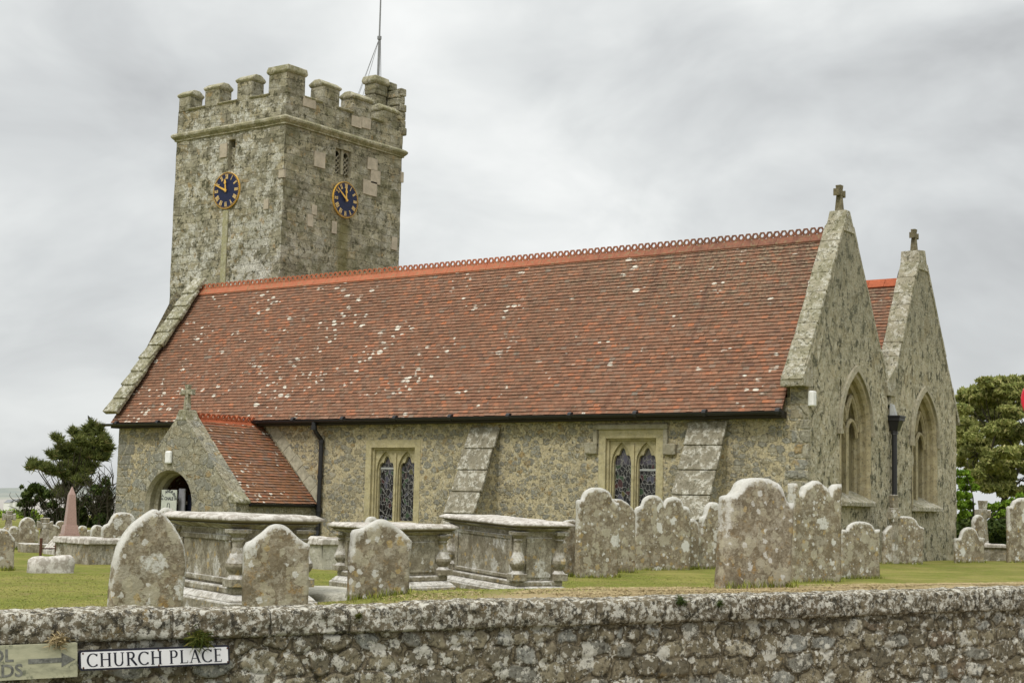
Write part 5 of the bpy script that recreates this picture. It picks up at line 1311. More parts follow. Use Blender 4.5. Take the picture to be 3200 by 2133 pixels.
# iron rail
P = hit(126, 1738); Q = at(277, 1730, (P-CAM).dot(FW)+1.2)
rl = thing('grave_railing', 'rusty iron grave rail with upright posts beside the white rough stone', 'railing', P)
z0 = v_on_line(P, V((0, 0, 1)), 1680); zr = v_on_line(P, V((0, 0, 1)), 1713)
mb = MB(); mb.tube([P+V((0, 0, -.1)), P+V((0, 0, z0))], .026, 8); mb.build('post', M['rust'], rl)
D = (V((Q.x, Q.y, 0))-V((P.x, P.y, 0))); E_ = P+D*.31
mb = MB(); mb.tube([E_+V((0, 0, -.1)), E_+V((0, 0, zr+.07))], .018, 8); mb.obox(E_+V((0, 0, zr+.04)), V((.05, .02, 0)), V((0, .01, 0)), V((0, 0, .01))); mb.build('post', M['rust'], rl)
mb = MB(); mb.tube([P+V((0, 0, zr)), P+D*.75+V((0, 0, zr-.01))], .014, 6); mb.build('rail', M['rust'], rl)

# ------------------------------------------------------------------ boundary wall
S0, S1 = -3.0, 13.0
def ztopw(s): return .428+.0108*s+.006*mnoise.noise(V((s*1.1, 0, 0)))
bw = thing('boundary_wall', 'lichen covered rubble stone boundary wall with heavy coping', 'wall', WA+WT*4)
# rubble body: numpy cells give each stone its own bulge and tone
g = .0135; ns = int((S1-S0)/g); zb, nzv = -.62, int(.92/g)
seeds = []; z = zb
while z < .36:
    rh = random.uniform(.07, .16); s = S0-.2+random.uniform(0, .2)
    while s < S1+.2:
        w = rh*random.uniform(.9, 2.9); seeds.append((s+w/2, z+rh/2+random.uniform(-.03, .03), random.random(), rh)); s += w
    z += rh
seeds = np.array(seeds); order = np.argsort(seeds[:, 0]); seeds = seeds[order]
sv = np.linspace(S0, S1, ns+1); zv = np.linspace(zb, .30, nzv+1)
RND = np.zeros((ns+1, nzv+1)); EDG = np.zeros((ns+1, nzv+1))
wob = lambda a, b, k: .028*mnoise.noise(V((a*7, b*7, k)))+.014*mnoise.noise(V((a*19, b*19, k+5)))
for i, s in enumerate(sv):
    lo, hi = np.searchsorted(seeds[:, 0], [s-.5, s+.5]); sd = seeds[lo:hi]
    sw = np.array([s+wob(s, z_, 0) for z_ in zv]); zw = np.array([z_+wob(s, z_, 9) for z_ in zv])
    dd = np.sqrt((sw[:, None]-sd[None, :, 0])**2*.55+(zw[:, None]-sd[None, :, 1])**2*1.5)
    o2 = np.argpartition(dd, 1, axis=1)[:, :2]; f = np.take_along_axis(dd, o2, 1); f.sort(axis=1)
    RND[i] = sd[dd.argmin(1), 2]; EDG[i] = np.clip((f[:, 1]-f[:, 0])/.075, 0, 1)
mb = MB(); rows = []; ra, ea = [], []
for i, s in enumerate(sv):
    col_ = []; base = WA+WT*s
    for j, z_ in enumerate(zv):
        e = EDG[i, j]; r = RND[i, j]
        k = min(1, e/.5); k = k*k*(3-2*k)
        out = -.040+k*(.007+.020*((r*7.3) % 1))+.012*mnoise.noise(V((s*13, z_*13, r*9)))+.005*mnoise.noise(V((s*40, z_*40, 2)))
        p = base-WN*out; col_.append((p.x, p.y, z_+.0062*s)); ra.append(r); ea.append(e)
    rows.append(col_)
mb.grid(rows); mb.pa['rnd'] = ra; mb.pa['edge'] = ea
mb.build('rubble_face', M['wallbody'], bw, smooth=True)
# coping stones
cuts = [S0]
while cuts[-1] < S1: cuts.append(cuts[-1]+random.uniform(.30, .78))
cr = [random.random() for _ in cuts]; ch = [random.uniform(-.008, .010) for _ in cuts]; ct = [random.uniform(-.12, .12) for _ in cuts]
prof = [(a_, b_*.86) for a_, b_ in [(.03, -.205), (.0, -.20), (-.012, -.185), (-.016, -.12), (-.015, -.05), (-.010, -.016), (.008, -.002), (.10, .002), (.2, .004), (.32, .0), (.40, -.02), (.44, -.06), (.45, -.2)]]
pr2 = []
for (a, b), (c, d) in zip(prof[:-1], prof[1:]):
    n = max(1, int(math.hypot(c-a, d-b)/.014)); pr2 += [(a+(c-a)*i/n, b+(d-b)*i/n) for i in range(n)]
pr2.append(prof[-1])
mb = MB(); rows = []; ra, ea = [], []; ns2 = int((S1-S0)/.0125)
for i in range(ns2+1):
    s = S0+(S1-S0)*i/ns2; col_ = []
    for (d, zz) in pr2:
        k = 0
        ss_ = s+ .015*mnoise.noise(V((s*6, zz*9, 1)))
        for q in range(max(0, int((s-S0)/.8)-1), len(cuts)):
            if cuts[q]+ct[q]*(zz+.1) > ss_: break
            k = q
        e0 = ss_-(cuts[k]+ct[k]*(zz+.1)); e1 = (cuts[k+1]+ct[k+1]*(zz+.1))-ss_ if k+1 < len(cuts) else 1
        e = min(1, max(0, min(e0, e1))/.03); gr = (1-sqrt(e))*.022
        nn = .016*mnoise.noise(V((s*9, zz*14, d*9)))+.009*mnoise.noise(V((s*26, zz*26, d*26)))+.004*mnoise.noise(V((s*60, zz*60, d*60)))
        dx = d+gr*(1 if d < .2 else -.6)-nn*(1 if d < .06 else .2)+ (cr[k]-.5)*.02*(d < .1)
        zz2 = zz+ch[k]*(zz > -.15)-gr*(zz > -.1)*.7+(nn*.8 if zz > -.05 else nn*.4 if zz < -.17 else 0)
        p = WA+WT*s+WN*dx; col_.append((p.x, p.y, ztopw(s)+zz2)); ra.append(cr[k]); ea.append(e)
    rows.append(col_)
mb.grid(rows, flip=False); mb.pa['rnd'] = ra; mb.pa['edge'] = ea
mb.build('coping', M['wallcope'], bw, smooth=True)
mb = MB()
rows = [[tuple(WA+WT*s+WN*d+V((0, 0, z))) for d, z in ((.06, -.62), (.06, .20), (.42, .20), (.42, -.3))] for s in (S0, S1)]
mb.grid(rows); mb.build('wall_core', M['wallbody'], bw)

# ------------------------------------------------------------------ signs on the wall
def wallpt(u, v, off):
    n = WN; d = ray(u, v); t = ((WA-n*off-CAM).dot(n))/d.dot(n); return CAM+d*t
def serif_letters():
    """each letter: advance width and strokes ('l', x0, y0, x1, y1, w) or ('a', cx, cy, rx, ry, a0, a1, wmax, wmin)"""
    T, t = .15, .07; D = {}
    sf = lambda x, y, w=.13: ('l', x-w, y, x+w, y, .045)
    D['C'] = (.80, [('a', .44, .5, .38, .47, 42, 318, T, .06), ('l', .73, .78, .73, .97, .05), ('l', .72, .05, .735, .2, .04)])
    D['H'] = (.86, [('l', .16, 0, .16, 1, T), ('l', .70, 0, .70, 1, T), ('l', .16, .52, .70, .52, t)]+[sf(x, y) for x in (.16, .70) for y in (.022, .978)])
    D['U'] = (.84, [('l', .16, .3, .16, 1, T), ('l', .68, .3, .68, 1, t+.02), ('a', .42, .32, .26, .29, 180, 360, T*.9, t), sf(.16, .978), sf(.68, .978)])
    D['R'] = (.78, [('l', .16, 0, .16, 1, T), ('a', .36, .75, .20, .225, -90, 90, T, t), ('l', .16, .975, .38, .975, t), ('l', .16, .525, .38, .525, t), ('l', .36, .52, .74, .02, T), sf(.16, .022), sf(.12, .978, .1), ('l', .68, .022, .82, .022, .045)])
    D['P'] = (.68, [('l', .16, 0, .16, 1, T), ('a', .36, .73, .21, .245, -90, 90, T, t), ('l', .16, .975, .38, .975, t), ('l', .16, .485, .38, .485, t), sf(.16, .022), sf(.12, .978, .1)])
    D['L'] = (.64, [('l', .16, 0, .16, 1, T), ('l', .16, .03, .60, .03, .06), ('l', .585, .0, .60, .2, .04), sf(.16, .978), sf(.12, .022, .1)])
    D['A'] = (.84, [('l', .10, 0, .42, 1, t), ('l', .42, 1, .74, 0, T), ('l', .21, .34, .64, .34, .045), sf(.10, .022, .11), sf(.74, .022, .12)])
    D['E'] = (.66, [('l', .16, 0, .16, 1, T), ('l', .16, .97, .56, .97, .055), ('l', .16, .52, .48, .52, .05), ('l', .16, .03, .58, .03, .055), ('l', .55, .84, .56, .99, .04), ('l', .575, .01, .59, .19, .04), ('l', .475, .43, .475, .61, .035), sf(.12, .978, .1), sf(.12, .022, .1)])
    return D
def draw_letters(mb, txt, O, X, Y, N, off):
    """O baseline start, X/Y unit letter vectors (cap height), N outward"""
    D = serif_letters(); x = 0
    for ch in txt:
        if ch == ' ': x += .42; continue
        adv, st = D[ch]
        for q in st:
            if q[0] == 'l':
                _, x0, y0, x1, y1, w = q; dx, dy = x1-x0, y1-y0; ln = math.hypot(dx, dy) or 1; px, py = -dy/ln*w/2, dx/ln*w/2
                pts = [(x0+px, y0+py), (x0-px, y0-py), (x1-px, y1-py), (x1+px, y1+py)]
                mb.add([O+X*(x+a)+Y*b+N*off for a, b in pts], ((0, 1, 2, 3),)); off += .00004
            else:
                _, cx, cy, rx, ry, a0, a1, wm, wn = q; K = 22; pts = []
                for i in range(K+1):
                    a = radians(a0+(a1-a0)*i/K); w = (wn+(wm-wn)*abs(cos(a)))/2
                    pts.append((((rx+w)*cos(a)+cx), (ry+w)*sin(a)+cy, (rx-w)*cos(a)+cx, (ry-w)*sin(a)+cy))
                mb.grid([[O+X*(x+p)+Y*q_+N*off, O+X*(x+r)+Y*s_+N*off] for p, q_, r, s_ in pts]); off += .00004
        x += adv+.10
    return x
ON = -WN
tl, tr, bl = wallpt(245.4, 2030.6, .035), wallpt(715.3, 2013.3, .035), wallpt(247.5, 2094.7, .035)
X, Y = tr-tl, bl-tl
sg = thing('street_sign', 'white street name plate reading CHURCH PLACE with black border', 'street sign', (tl+tr+bl+bl+X)/4-ON*0)
def plate(mb, O, X, Y, N, d0, d1, rr=.02):
    lx, ly = X.length, Y.length; x_, y_ = X.normalized(), Y.normalized(); pts = []
    for cx, cy, a0 in ((lx-rr, rr, -90), (lx-rr, ly-rr, 0), (rr, ly-rr, 90), (rr, rr, 180)):
        for k in range(5):
            a = radians(a0+90*k/4); pts.append((cx+rr*cos(a), cy+rr*sin(a)))
    n = len(pts); f = [O+x_*a+y_*b+N*d1 for a, b in pts]; bk = [O+x_*a+y_*b+N*d0 for a, b in pts]
    mb.add(f+bk, [tuple(reversed(range(n)))]+[tuple(range(n, 2*n))]+[(k, (k+1) % n, n+(k+1) % n, n+k) for k in range(n)])
mb = MB(); plate(mb, tl, X, Y, ON, -.012, .006, .016); mb.build('border', M['signblack'], sg)
b_ = .011; x_, y_ = X.normalized(), Y.normalized()
mb = MB(); plate(mb, tl+x_*b_+y_*b_, X-x_*2*b_, Y-y_*2*b_, ON, .0, .008, .010); mb.build('name_plate', M['signwhite'], sg)
mb = MB(); capH = Y.length*.67; t_ = MB(); wtot = draw_letters(t_, 'CHURCH PLACE', V((0, 0, 0)), V((1, 0, 0)), V((0, 1, 0)), V((0, 0, 1)), 0)
fitw = (X.length-.085)/wtot
x0_ = 0
for word in ('CHURCH ', 'PLACE'):
    mb = MB(); x0_ += draw_letters(mb, word, tl+x_*.045+y_*(Y.length*.5+capH*.5)+x_*fitw*x0_, x_*fitw, -y_*capH, ON, .0085); mb.build('lettering', M['signblack'], sg)
mb = MB()
for fx, fy in ((.025, .16), (.515, .12), (.985, .16), (.025, .86), (.515, .9), (.985, .86)):
    c = tl+X*fx+Y*fy+ON*.009; mb.add([c+(x_*cos(2*pi*k/8)+y_*sin(2*pi*k/8))*.006 for k in range(8)]+[c+ON*.003], [(k, (k+1) % 8, 8) for k in range(8)])
mb.build('screw', M['rust'], sg)
tl, tr, bl = wallpt(-330, 2030, .03), wallpt(241, 2006, .03), wallpt(-330, 2143, .03); X, Y = tr-tl, bl-tl; x_, y_ = X.normalized(), Y.normalized()
os_ = thing('direction_sign', 'faded cream direction sign with grey arrow, cut off by the left edge', 'sign', (tl+tr+bl+bl+X)/4)
mb = MB(); plate(mb, tl, X, Y, ON, -.02, .004, .004); mb.build('sign_board', M['oldsign'], os_)
mb = MB()
def sp_(u, v): return wallpt(u, v, .0355)
A, B = sp_(88, 2066.0), sp_(236, 2058.5); d = (B-A); up = -y_
h = d.length; d.normalize()
mb.add([A+up*.014, A-up*.014, A+d*h*.70-up*.014, A+d*h*.70-up*.042, B, A+d*h*.70+up*.042, A+d*h*.70+up*.014], ((0, 1, 2, 6), (3, 4, 5, 2), (2, 5, 6)))
mb.build('arrow', M['oldpaint'], os_)
for txt, (u, v), hpx in (('OL', (42, 2065), 38), ('RDS', (72, 2111), 38)):
    mb = MB(); cap_ = (sp_(u, v)-sp_(u, v-hpx)).length; vs, fs = glyphs(txt, cap_/.69, 'RIGHT', .0025); O = sp_(u, v)
    mb.add([O+x_*a*1.05-y_*b for a, b in vs], fs); mb.build('lettering', M['oldpaint'], os_)
# round red sign at the right edge, in front of the wall
C_ = at(3266, 1249, 10.5); rs = thing('road_sign', 'round crimson road sign just entering at the right edge', 'road sign', V((C_.x, C_.y, -.6)))
nv = -FW; nv.z = 0; nv.normalize(); side = V((-nv.y, nv.x, 0))
mb = MB(); K = 40; f = [C_+(side*cos(2*pi*k/K)+V((0, 0, 1))*sin(2*pi*k/K))*.156 for k in range(K)]
mb.add(f+[p-nv*.02 for p in f], [tuple(range(K)), tuple(reversed(range(K, 2*K)))]+[(k, (k+1) % K, K+(k+1) % K, K+k) for k in range(K)]); mb.build('disc', M['crimson'], rs)
mb = MB(); mb.tube([V((C_.x, C_.y, -.62))-nv*.05, C_-nv*.05+V((0, 0, .1))], .03, 10); mb.build('pole', M['pole'], rs)

# ------------------------------------------------------------------ vegetation
def leaf_cloud(mb, c, r, n, size, flat=1., up=.3, droop=0):
    c = V(c)
    for _ in range(n):
        d = V((random.gauss(0, 1), random.gauss(0, 1), random.gauss(0, 1))).normalized(); q = random.random()**.45
        p = c+V((d.x*r[0]*q, d.y*r[1]*q, d.z*r[2]*q))
        a = V((random.gauss(0, 1), random.gauss(0, 1), random.gauss(0, 1)+up)).normalized(); b = a.cross(V((random.gauss(0, 1), random.gauss(0, 1), random.gauss(0, 1)))).normalized()
        s = size*random.uniform(.6, 1.3); tone = min(1, max(.01, .5+.28*random.gauss(0, 1)+.0*d.z))
        mb.add([p-a*s-b*s*.15*flat, p-b*s*.5*flat, p+a*s, p+b*s*.5*flat], ((0, 1, 2, 3),), r=tone)
def branch(mb, pts, r0, r1):
    n = len(pts); mb.tube(pts, [r0+(r1-r0)*i/(n-1) for i in range(n)], 6, False)
def bend(a, b, k=.15, n=5):
    a, b = V(a), V(b); j = V((random.uniform(-1, 1), random.uniform(-1, 1), random.uniform(-.3, .6)))*(b-a).length*k
    return [a.lerp(b, i/n)+j*sin(pi*i/n) for i in range(n+1)]
def needles(mb, c, r, n, ln):
    c = V(c)
    for _ in range(n):
        d = V((random.gauss(0, 1), random.gauss(0, 1), random.gauss(0, 1))).normalized(); q = random.random()**.5
        p = c+V((d.x*r[0]*q, d.y*r[1]*q, d.z*r[2]*q)); t = min(1, max(.01, random.gauss(.5, .28)))
        for k in range(6):
            e = V((random.gauss(.15, .8), random.gauss(0, .8), random.gauss(.75, .6))).normalized(); w = e.cross(V((random.gauss(0, 1), random.gauss(0, 1), .3))).normalized()*ln*.11; l = ln*random.uniform(.6, 1.3)
            mb.add([p-w, p+w, p+e*l], ((0, 1, 2),), r=t)
# left: windswept pine (px list: u, v, half width, half height)
ZP = 62; k = ZP/FPX
pine = [(102, 1447, 14, 12), (95, 1462, 12, 10), (118, 1458, 16, 12), (137, 1455, 15, 12), (150, 1467, 18, 14), (165, 1475, 20, 14), (175, 1368, 12, 12), (185, 1378, 10, 12), (160, 1420, 13, 10), (172, 1428, 14, 12), (190, 1405, 16, 14), (200, 1425, 20, 14), (215, 1400, 20, 16), (228, 1350, 10, 14), (240, 1362, 14, 14), (248, 1382, 18, 16), (262, 1362, 14, 16), (270, 1340, 10, 14), (287, 1330, 10, 14), (286, 1352, 14, 14), (302, 1350, 12, 14), (312, 1340, 9, 12), (322, 1362, 12, 12), (330, 1380, 16, 16), (305, 1380, 20, 18), (280, 1395, 22, 18), (310, 1405, 24, 18), (335, 1400, 16, 16), (255, 1415, 24, 18), (230, 1440, 24, 18), (285, 1425, 24, 16), (315, 1432, 20, 14), (330, 1420, 14, 12), (260, 1450, 22, 16), (205, 1455, 22, 14), (235, 1472, 22, 16), (275, 1475, 18, 16), (210, 1490, 22, 14), (190, 1480, 18, 14), (250, 1500, 24, 16), (225, 1515, 22, 16), (200, 1530, 22, 14), (180, 1545, 20, 14), (270, 1510, 14, 14), (290, 1455, 14, 10)]
base = at(205, 1668, ZP); base.z = gz(base.x, base.y)
pt_ = thing('pine_tree', 'dark windswept pine tree left of the church porch', 'tree', base)
mb = MB(); tr = MB(); fork = at(212, 1560, ZP)
branch(tr, bend(base, fork, .04), .17, .11)
for (u, v, a, b) in pine:
    c = at(u, v, ZP+random.uniform(-1.6, 1.6)); needles(mb, c, (a*k*1.15, a*k*1.15, b*k*.8), int(a*b*.30), .26)
for (u, v, a, b) in pine[::2]:
    c = at(u, v, ZP+random.uniform(-1, 1)); m_ = fork.lerp(c, .5)+V((0, 0, -.25)); branch(tr, [fork+V((0, 0, random.uniform(-.3, .5))), fork.lerp(m_, .6), m_, m_.lerp(c, .6), c+V((0, 0, b*k*.9))], .04, .010)
tr.build('trunk', M['bark'], pt_); mb.build('crown', M['pine'], pt_)
# thicket of bare stems with a leafy left side
ZT = 57; k2 = ZT/FPX
base = at(120, 1665, ZT); base.z = gz(base.x, base.y)
th_ = thing('thorn_thicket', 'tangled thicket of thin stems with green leaves under the pine', 'shrub', base)
tr = MB(); mb = MB()
for i in range(120):
    u = random.choice([random.uniform(65, 240), random.uniform(240, 345), random.uniform(300, 345)]); B = at(u, 1660, ZT+random.uniform(-1.5, 1.5)); B.z = gz(B.x, B.y)-.1
    T = at(u+random.uniform(-25, 22), random.uniform(1480, 1590) if u > 290 else random.uniform(1520, 1620), ZT+random.uniform(-1.5, 1.5)); branch(tr, bend(B, T, .10), .022, .007)
    for q in range(4):
        f = B.lerp(T, random.uniform(.35, 1)); branch(tr, bend(f, f+V((random.uniform(-.7, .7), random.uniform(-.5, .5), random.uniform(.1, .8))), .15, 3), .014, .006)
for (u, v, a, b) in [(85, 1545, 18, 16), (110, 1525, 22, 16), (130, 1530, 18, 14), (75, 1570, 14, 14), (95, 1570, 18, 12), (60, 1575, 7, 5), (68, 1520, 5, 6), (125, 1555, 16, 12), (150, 1545, 16, 12), (140, 1580, 14, 10), (80, 1600, 14, 12), (165, 1575, 14, 14)]:
    leaf_cloud(mb, at(u, v, ZT+random.uniform(-.8, .8)), (a*k2, a*k2, b*k2), int(a*b*1.0), .095, .9, .2)
for (u, v, a, b) in [(250, 1600, 22, 22), (265, 1635, 20, 24), (315, 1625, 22, 26), (335, 1600, 14, 20), (285, 1640, 16, 20), (240, 1580, 16, 20), (160, 1620, 24, 22), (190, 1610, 20, 24), (130, 1640, 20, 18), (330, 1500, 12, 14), (318, 1530, 14, 14), (100, 1630, 16, 14), (310, 1560, 12, 14), (338, 1545, 10, 16), (300, 1590, 20, 20), (325, 1580, 18, 20), (270, 1565, 18, 18), (300, 1530, 18, 18), (335, 1515, 12, 16), (235, 1610, 16, 18)]:
    leaf_cloud(mb, at(u, v, ZT+random.uniform(-1.0, 1.0)), (a*k2, a*k2, b*k2), int(a*b*(.8 if v > 1590 else .42)), .095, .85, .2)
tr.build('stems', M['bark'], th_); mb.build('foliage', M['hedge'], th_)
# crow on the pine top
P = at(287, 1325, ZP); mb = MB(); a = V((RT.x, RT.y, 0)).normalized()
prof_ = [(-.26, .02), (-.15, .055), (-.02, .095), (.10, .09), (.17, .055), (.22, .06), (.27, .045), (.36, .004)]
q = V((-a.y, a.x, 0)); ax_ = (a*-.45+V((0, 0, .9))).normalized()
mb.tube([P+ax_*x*1.1 for x, r in prof_], [r for x, r in prof_], 10)
mb.obox(P+ax_*.27+a*.09, a*.07, q*.012, V((0, 0, .014)))
mb.obox(P-ax_*.30+a*.05, ax_*.12, q*.04, a*.015)
tag(mb.build('crow', M['crow'], smooth=True), 'black crow perched on the topmost twig of the pine', 'bird')
# field edge hedge at far left
def hedge(name, label, u0, u1, v0, v1, Z, mat, dens, size, cat='hedge', step=14):
    B = at((u0+u1)/2, v1, Z); B.z = gz(B.x, B.y); o = thing(name, label, cat, B); mb = MB(); kk = Z/FPX; u = u0
    while u <= u1:
        v = v0+random.uniform(0, 10)
        while v < v1+10:
            leaf_cloud(mb, at(u+random.uniform(-6, 6), v, Z+random.uniform(-1, 1)), (16*kk, 18*kk, 14*kk), int(dens), size, .8, .2); v += step*1.1
        u += step
    mb.build('foliage', M[mat], o)
    tr = MB()
    for i in range(int((u1-u0)/18)):
        p = at(u0+i*18, v1, Z); p.z = gz(p.x, p.y)-.1; branch(tr, bend(p, p+V((random.uniform(-.2, .2), 0, .5)), .1), .04, .015)
    tr.build('stems', M['bark'], o); return o
hedge('field_hedge', 'bright green field hedge at the far left behind the headstones', -60, 110, 1603, 1650, 75, 'bush', 110, .10)
# right: holm oak
ZO = 66; k3 = ZO/FPX
base = at(3120, 1690, ZO); base.z = gz(base.x, base.y); oak = thing('holm_oak', 'broad olive green evergreen tree right of the church', 'tree', base)
cl = []
for (x, y, a, b) in [(345, 150, 34, 24), (300, 200, 40, 30), (265, 240, 40, 34), (370, 200, 40, 30), (450, 120, 40, 26), (430, 190, 50, 36), (530, 110, 44, 30), (500, 170, 50, 36), (610, 110, 44, 36), (590, 180, 50, 40), (690, 90, 40, 40), (680, 170, 44, 44), (720, 240, 40, 40), (640, 250, 50, 40), (540, 250, 56, 44), (450, 270, 56, 44), (360, 290, 56, 44), (280, 320, 46, 40), (250, 390, 40, 36), (320, 400, 56, 40), (420, 370, 56, 44), (520, 350, 56, 44), (620, 340, 50, 40), (700, 340, 44, 40), (270, 470, 46, 40), (350, 490, 50, 40), (450, 470, 56, 44), (550, 450, 56, 44), (640, 440, 48, 40), (240, 540, 36, 40), (300, 570, 46, 36), (400, 570, 52, 40), (500, 550, 56, 44), (600, 540, 52, 44), (690, 520, 40, 40), (270, 640, 40, 34), (350, 650, 40, 30), (460, 650, 52, 40), (560, 640, 56, 44), (640, 640, 44, 40), (430, 730, 44, 40), (520, 740, 56, 44), (610, 740, 50, 40), (400, 800, 40, 36), (480, 830, 50, 40), (570, 830, 50, 40), (440, 900, 44, 34), (530, 910, 50, 36), (620, 900, 40, 30), (700, 620, 30, 40), (230, 700, 30, 26), (300, 720, 34, 26), (360, 730, 34, 30), (340, 800, 30, 26), (250, 610, 34, 30), (380, 860, 30, 30), (660, 960, 40, 34), (710, 930, 36, 30)]:
    cl.append((2900+x/2.413, 1150+y/2.413, a/2.413, b/2.413))
for i in range(34): cl.append((random.uniform(3205, 3400), random.uniform(1195, 1560), 20, 16))
mb = MB(); tr = MB(); fork = at(3140, 1560, ZO)
branch(tr, bend(base, fork, .05), .22, .15)
tops = [fork.lerp(at(u, v, ZO), 1) for u, v in ((3060, 1420), (3110, 1360), (3165, 1400), (3230, 1380), (3190, 1500))]
for t in tops: branch(tr, bend(fork, t, .12), .10, .04)
for (u, v, a, b) in cl:
    c = at(u, v, ZO+random.uniform(-3.2, 3.2))
    for s in range(5):
        g_ = random.uniform(.6, 1.45); o_ = V((random.uniform(-1, 1)*a*k3*1.15, random.uniform(-1, 1)*a*k3*1.15, random.uniform(-.7, 1.0)*b*k3*1.1)); leaf_cloud(mb, c+o_, (a*k3*g_*random.uniform(.7, 1.3), a*k3*g_, b*k3*g_*random.uniform(.5, .9)), int(a*b*.66*g_*g_), .115, .85, .7)
    t = min(tops, key=lambda q: (q-c).length); branch(tr, bend(t, c, .15), .025, .008)
tr.build('trunk', M['bark'], oak); mb.build('crown', M['oak'], oak)
ZB = 60; base = at(3030, 1690, ZB); base.z = gz(base.x, base.y); sh = thing('elder_bush', 'bright green leafy bush below the evergreen beside the church corner', 'shrub', base); mb = MB(); tr = MB(); kb = ZB/FPX
for (x, y, a, b) in [(230, 790, 40, 30), (280, 790, 40, 26), (240, 850, 44, 34), (300, 840, 40, 34), (270, 900, 44, 34), (230, 960, 44, 36), (290, 960, 44, 34), (340, 900, 40, 34), (250, 1030, 44, 40), (310, 1030, 40, 40), (270, 1100, 46, 36), (330, 1110, 40, 36), (230, 1140, 34, 30), (480, 1050, 44, 36), (530, 1040, 44, 34), (560, 1090, 40, 34), (500, 1110, 44, 30), (590, 1020, 34, 26), (640, 1000, 34, 26), (700, 960, 36, 26), (440, 1040, 34, 26), (300, 1170, 44, 20)]:
    c = at(2900+x/2.413, 1150+y/2.413, ZB+random.uniform(-1.5, 1.5)); leaf_cloud(mb, c, (a/2.413*kb, a/2.413*kb, b/2.413*kb*.8), int(a*b/5.8*.9), .10, .9, .2); branch(tr, bend(base, c, .12), .05, .012)
tr.build('stems', M['bark'], sh); mb.build('foliage', M['lime'], sh)
hedge('yew_hedge', 'very dark evergreen hedge low behind the stone cross at right', 2985, 3240, 1632, 1712, 58, 'hedge', 120, .11, step=16)
# tufts on the boundary wall
def tuft(label, u, v, r, mat, n, off=.02, ln=.05):
    P = wallpt(u, v, off); mb = MB()
    for i in range(n):
        d = V((random.gauss(0, 1), random.gauss(0, 1), random.gauss(.3, .8))).normalized(); p = P+V((random.gauss(0, r*.5), random.gauss(0, r*.5), random.gauss(0, r*.42))); w = d.cross(V((0, 0, 1))).normalized()*.0028
        l = ln*random.uniform(.5, 1.2); mb.add([p-w, p+w, p+d*l*.6+w*.6-V((0, 0, l*.1)), p+d*l-V((0, 0, l*.35))], ((0, 1, 2, 3),), r=random.uniform(.01, 1))
    tag(mb.build('grass_tuft', M[mat]), label, 'grass tuft', 'tufts growing on the boundary wall')
tuft('brown dry tuft growing above the cream direction sign', 180, 2000, .045, 'straw', 420)
tuft('green grass tuft growing above the street sign', 620, 1993, .05, 'moss', 520, .03, .07)
tuft('small dark moss cushion in the coping joint, left of a second one', 2126, 1876, .035, 'hedge', 420, .0, .03)
tuft('small dark moss cushion in the coping joint below the tallest headstone', 2243, 1884, .03, 'hedge', 380, .0, .03)
tuft('small orange brown moss cushion on the coping below the bell topped headstone', 1121, 1922, .018, 'moss', 200, .02, .02)

# grass blades and cut straw on the lawn
def blades(name, label, mat, n, fn, ln, lay):
    mb = MB(); done = 0
    while done < n:
        p = fn()
        if p is None: continue
        p = V((p[0], p[1], gz(p[0], p[1])-.004)); done += 1
        a = random.uniform(0, 2*pi); d = V((cos(a)*lay, sin(a)*lay, 1-lay*.8)).normalized(); w = V((-sin(a), cos(a), 0))*.0055; l = ln*random.uniform(.5, 1.3)
        mb.add([p-w, p+w, p+d*l], ((0, 1, 2),), r=random.uniform(.01, 1))
    tag(mb.build(name, M[mat]), label, kind='stuff')
def rp():
    s, d = random.uniform(-1.5, 14), .45+random.random()**1.7*13; p = WA+WT*s+WN*d
    if random.random() < .92*(1-sm(d+.9*mnoise.noise(V((s*.8, d, 2))), 1.4, 4.4))*sm(s, 2.2, 4.4): return None
    return p.x, p.y
def rb():
    B, hd, w, th = random.choice(BASES); nn = V((hd.y, -hd.x, 0)); p = B+hd*random.uniform(-.55, .55)*w+nn*(th*.5*random.choice((1, 1, -1))+random.gauss(.02, .04)); return p.x, p.y
def rs_():
    s = random.uniform(2.2, 12); d = .40+abs(random.gauss(0, 2.2)); p = WA+WT*s+WN*d
    if random.random() > sm(s, 2, 6) or fbm((s*1.3, d*1.3, 0), 1) < -.5+.2*d: return None
    return p.x, p.y
blades('grass', 'short mown grass blades on the churchyard lawn', 'blade', 110000, rp, .032, .8)
blades('grass_fringe', 'longer grass growing round the feet of the headstones', 'blade', 9000, rb, .085, .35)
blades('cut_grass', 'dry cut grass lying along the top of the boundary wall', 'straw', 60000, rs_, .075, 1.0)

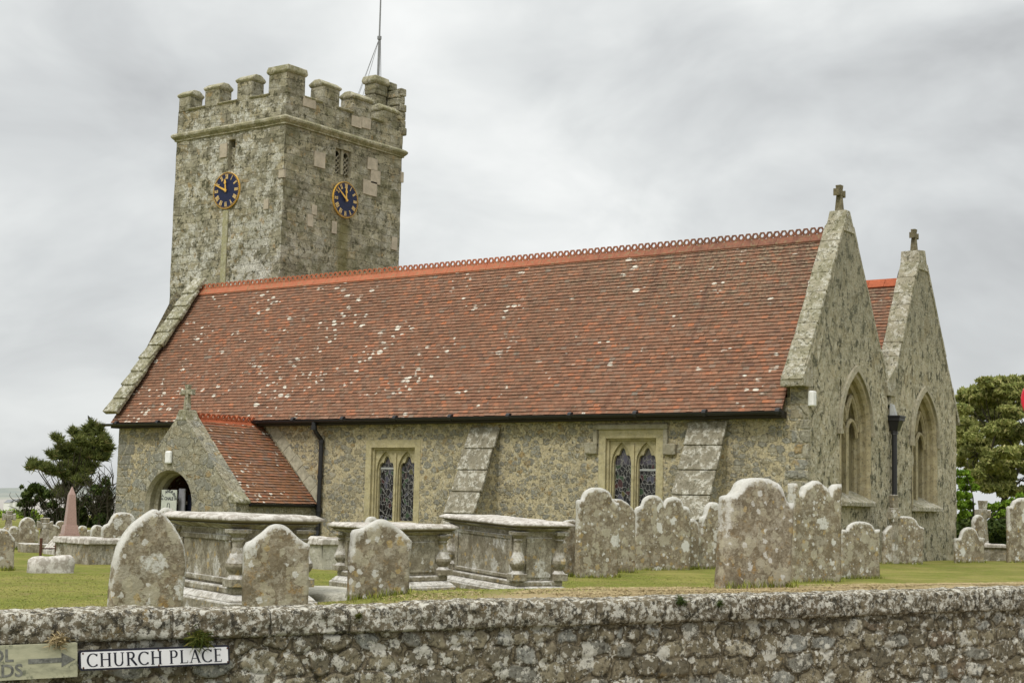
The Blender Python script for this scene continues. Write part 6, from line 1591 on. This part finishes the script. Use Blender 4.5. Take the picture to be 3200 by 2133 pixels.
# ------------------------------------------------------------------ sky and light
w = bpy.data.worlds.new('World'); scn.world = w; w.use_nodes = True
T = w.node_tree; NN, LL = T.nodes, T.links; NN.clear()
class WT_(NT):
    def __init__(s): s.t = T; s.N = NN; s.L = LL; s._tc = None
n = WT_(); SUN_EL, SUN_AZ = radians(52), radians(172)   # azimuth clockwise from north (+y)
sky = n.new('ShaderNodeTexSky', sky_type='NISHITA'); sky.sun_disc = False; sky.sun_elevation = SUN_EL; sky.sun_rotation = SUN_AZ
g_ = n.co(None, 'Generated'); x, y, z = n.sep(g_)[:3]
zz = n.m('MAXIMUM', z, 0.0)
inv = n.m('DIVIDE', 1, n.m('ADD', n.m('MULTIPLY', zz, .6), .5))
pc = n.comb(n.m('MULTIPLY', x, inv), n.m('MULTIPLY', y, inv), n.m('MULTIPLY', zz, 2.2))
wp = n.noise(pc, 1.1, 3, .55, 0, 1)
pc2 = n.vm('ADD', pc, n.vm('MULTIPLY', n.vm('SUBTRACT', wp, (.5, .5, .5)), (.7, .7, .3)))
a = n.noise(n.vm('ADD', pc2, (2.35, 6.1, 0)), 1.9, 6, .54); b = n.noise(n.vm('ADD', pc2, (.4, 1.2, 0)), 3.2, 4, .5)
f = n.m('ADD', n.m('MULTIPLY', a, .82), n.m('MULTIPLY', b, .18))
cl = n.ramp(f, [(.34, (.39, .40, .405)), (.44, (.50, .515, .517)), (.52, (.60, .615, .61)), (.60, (.70, .71, .70)), (.67, (.77, .78, .77))])
lum = n.m('ADD', 1.0, n.m('MULTIPLY', n.m('POWER', n.step(zz, .28, 1.0), 1.0), 1.5))
cl = n.mix(1, cl, n.comb(lum, lum, lum), 'MULTIPLY')
mx = n.mix(.03, n.vm('MULTIPLY', cl, (10, 10, 10)), sky.outputs[0])
bg = n.new('ShaderNodeBackground'); bg.inputs[1].default_value = .1; LL.new(mx, bg.inputs[0])
out = n.new('ShaderNodeOutputWorld'); LL.new(bg.outputs[0], out.inputs[0])
sl_ = bpy.data.lights.new('sun', 'SUN'); sl_.energy = 1.5; sl_.angle = radians(18); sl_.color = (1, .96, .90)
so = bpy.data.objects.new('sun', sl_); COL.objects.link(so)
dv = V((sin(SUN_AZ)*cos(SUN_EL), cos(SUN_AZ)*cos(SUN_EL), sin(SUN_EL))); so.rotation_euler = dv.to_track_quat('Z', 'Y').to_euler(); so.location = (0, -20, 40)
vs_ = scn.view_settings; vs_.view_transform = 'Standard'; vs_.look = 'None'; vs_.exposure = 0.42; vs_.gamma = 1; vs_.use_curve_mapping = False
scn.render.engine = 'CYCLES'; scn.cycles.max_bounces = 6; scn.cycles.use_denoising = True
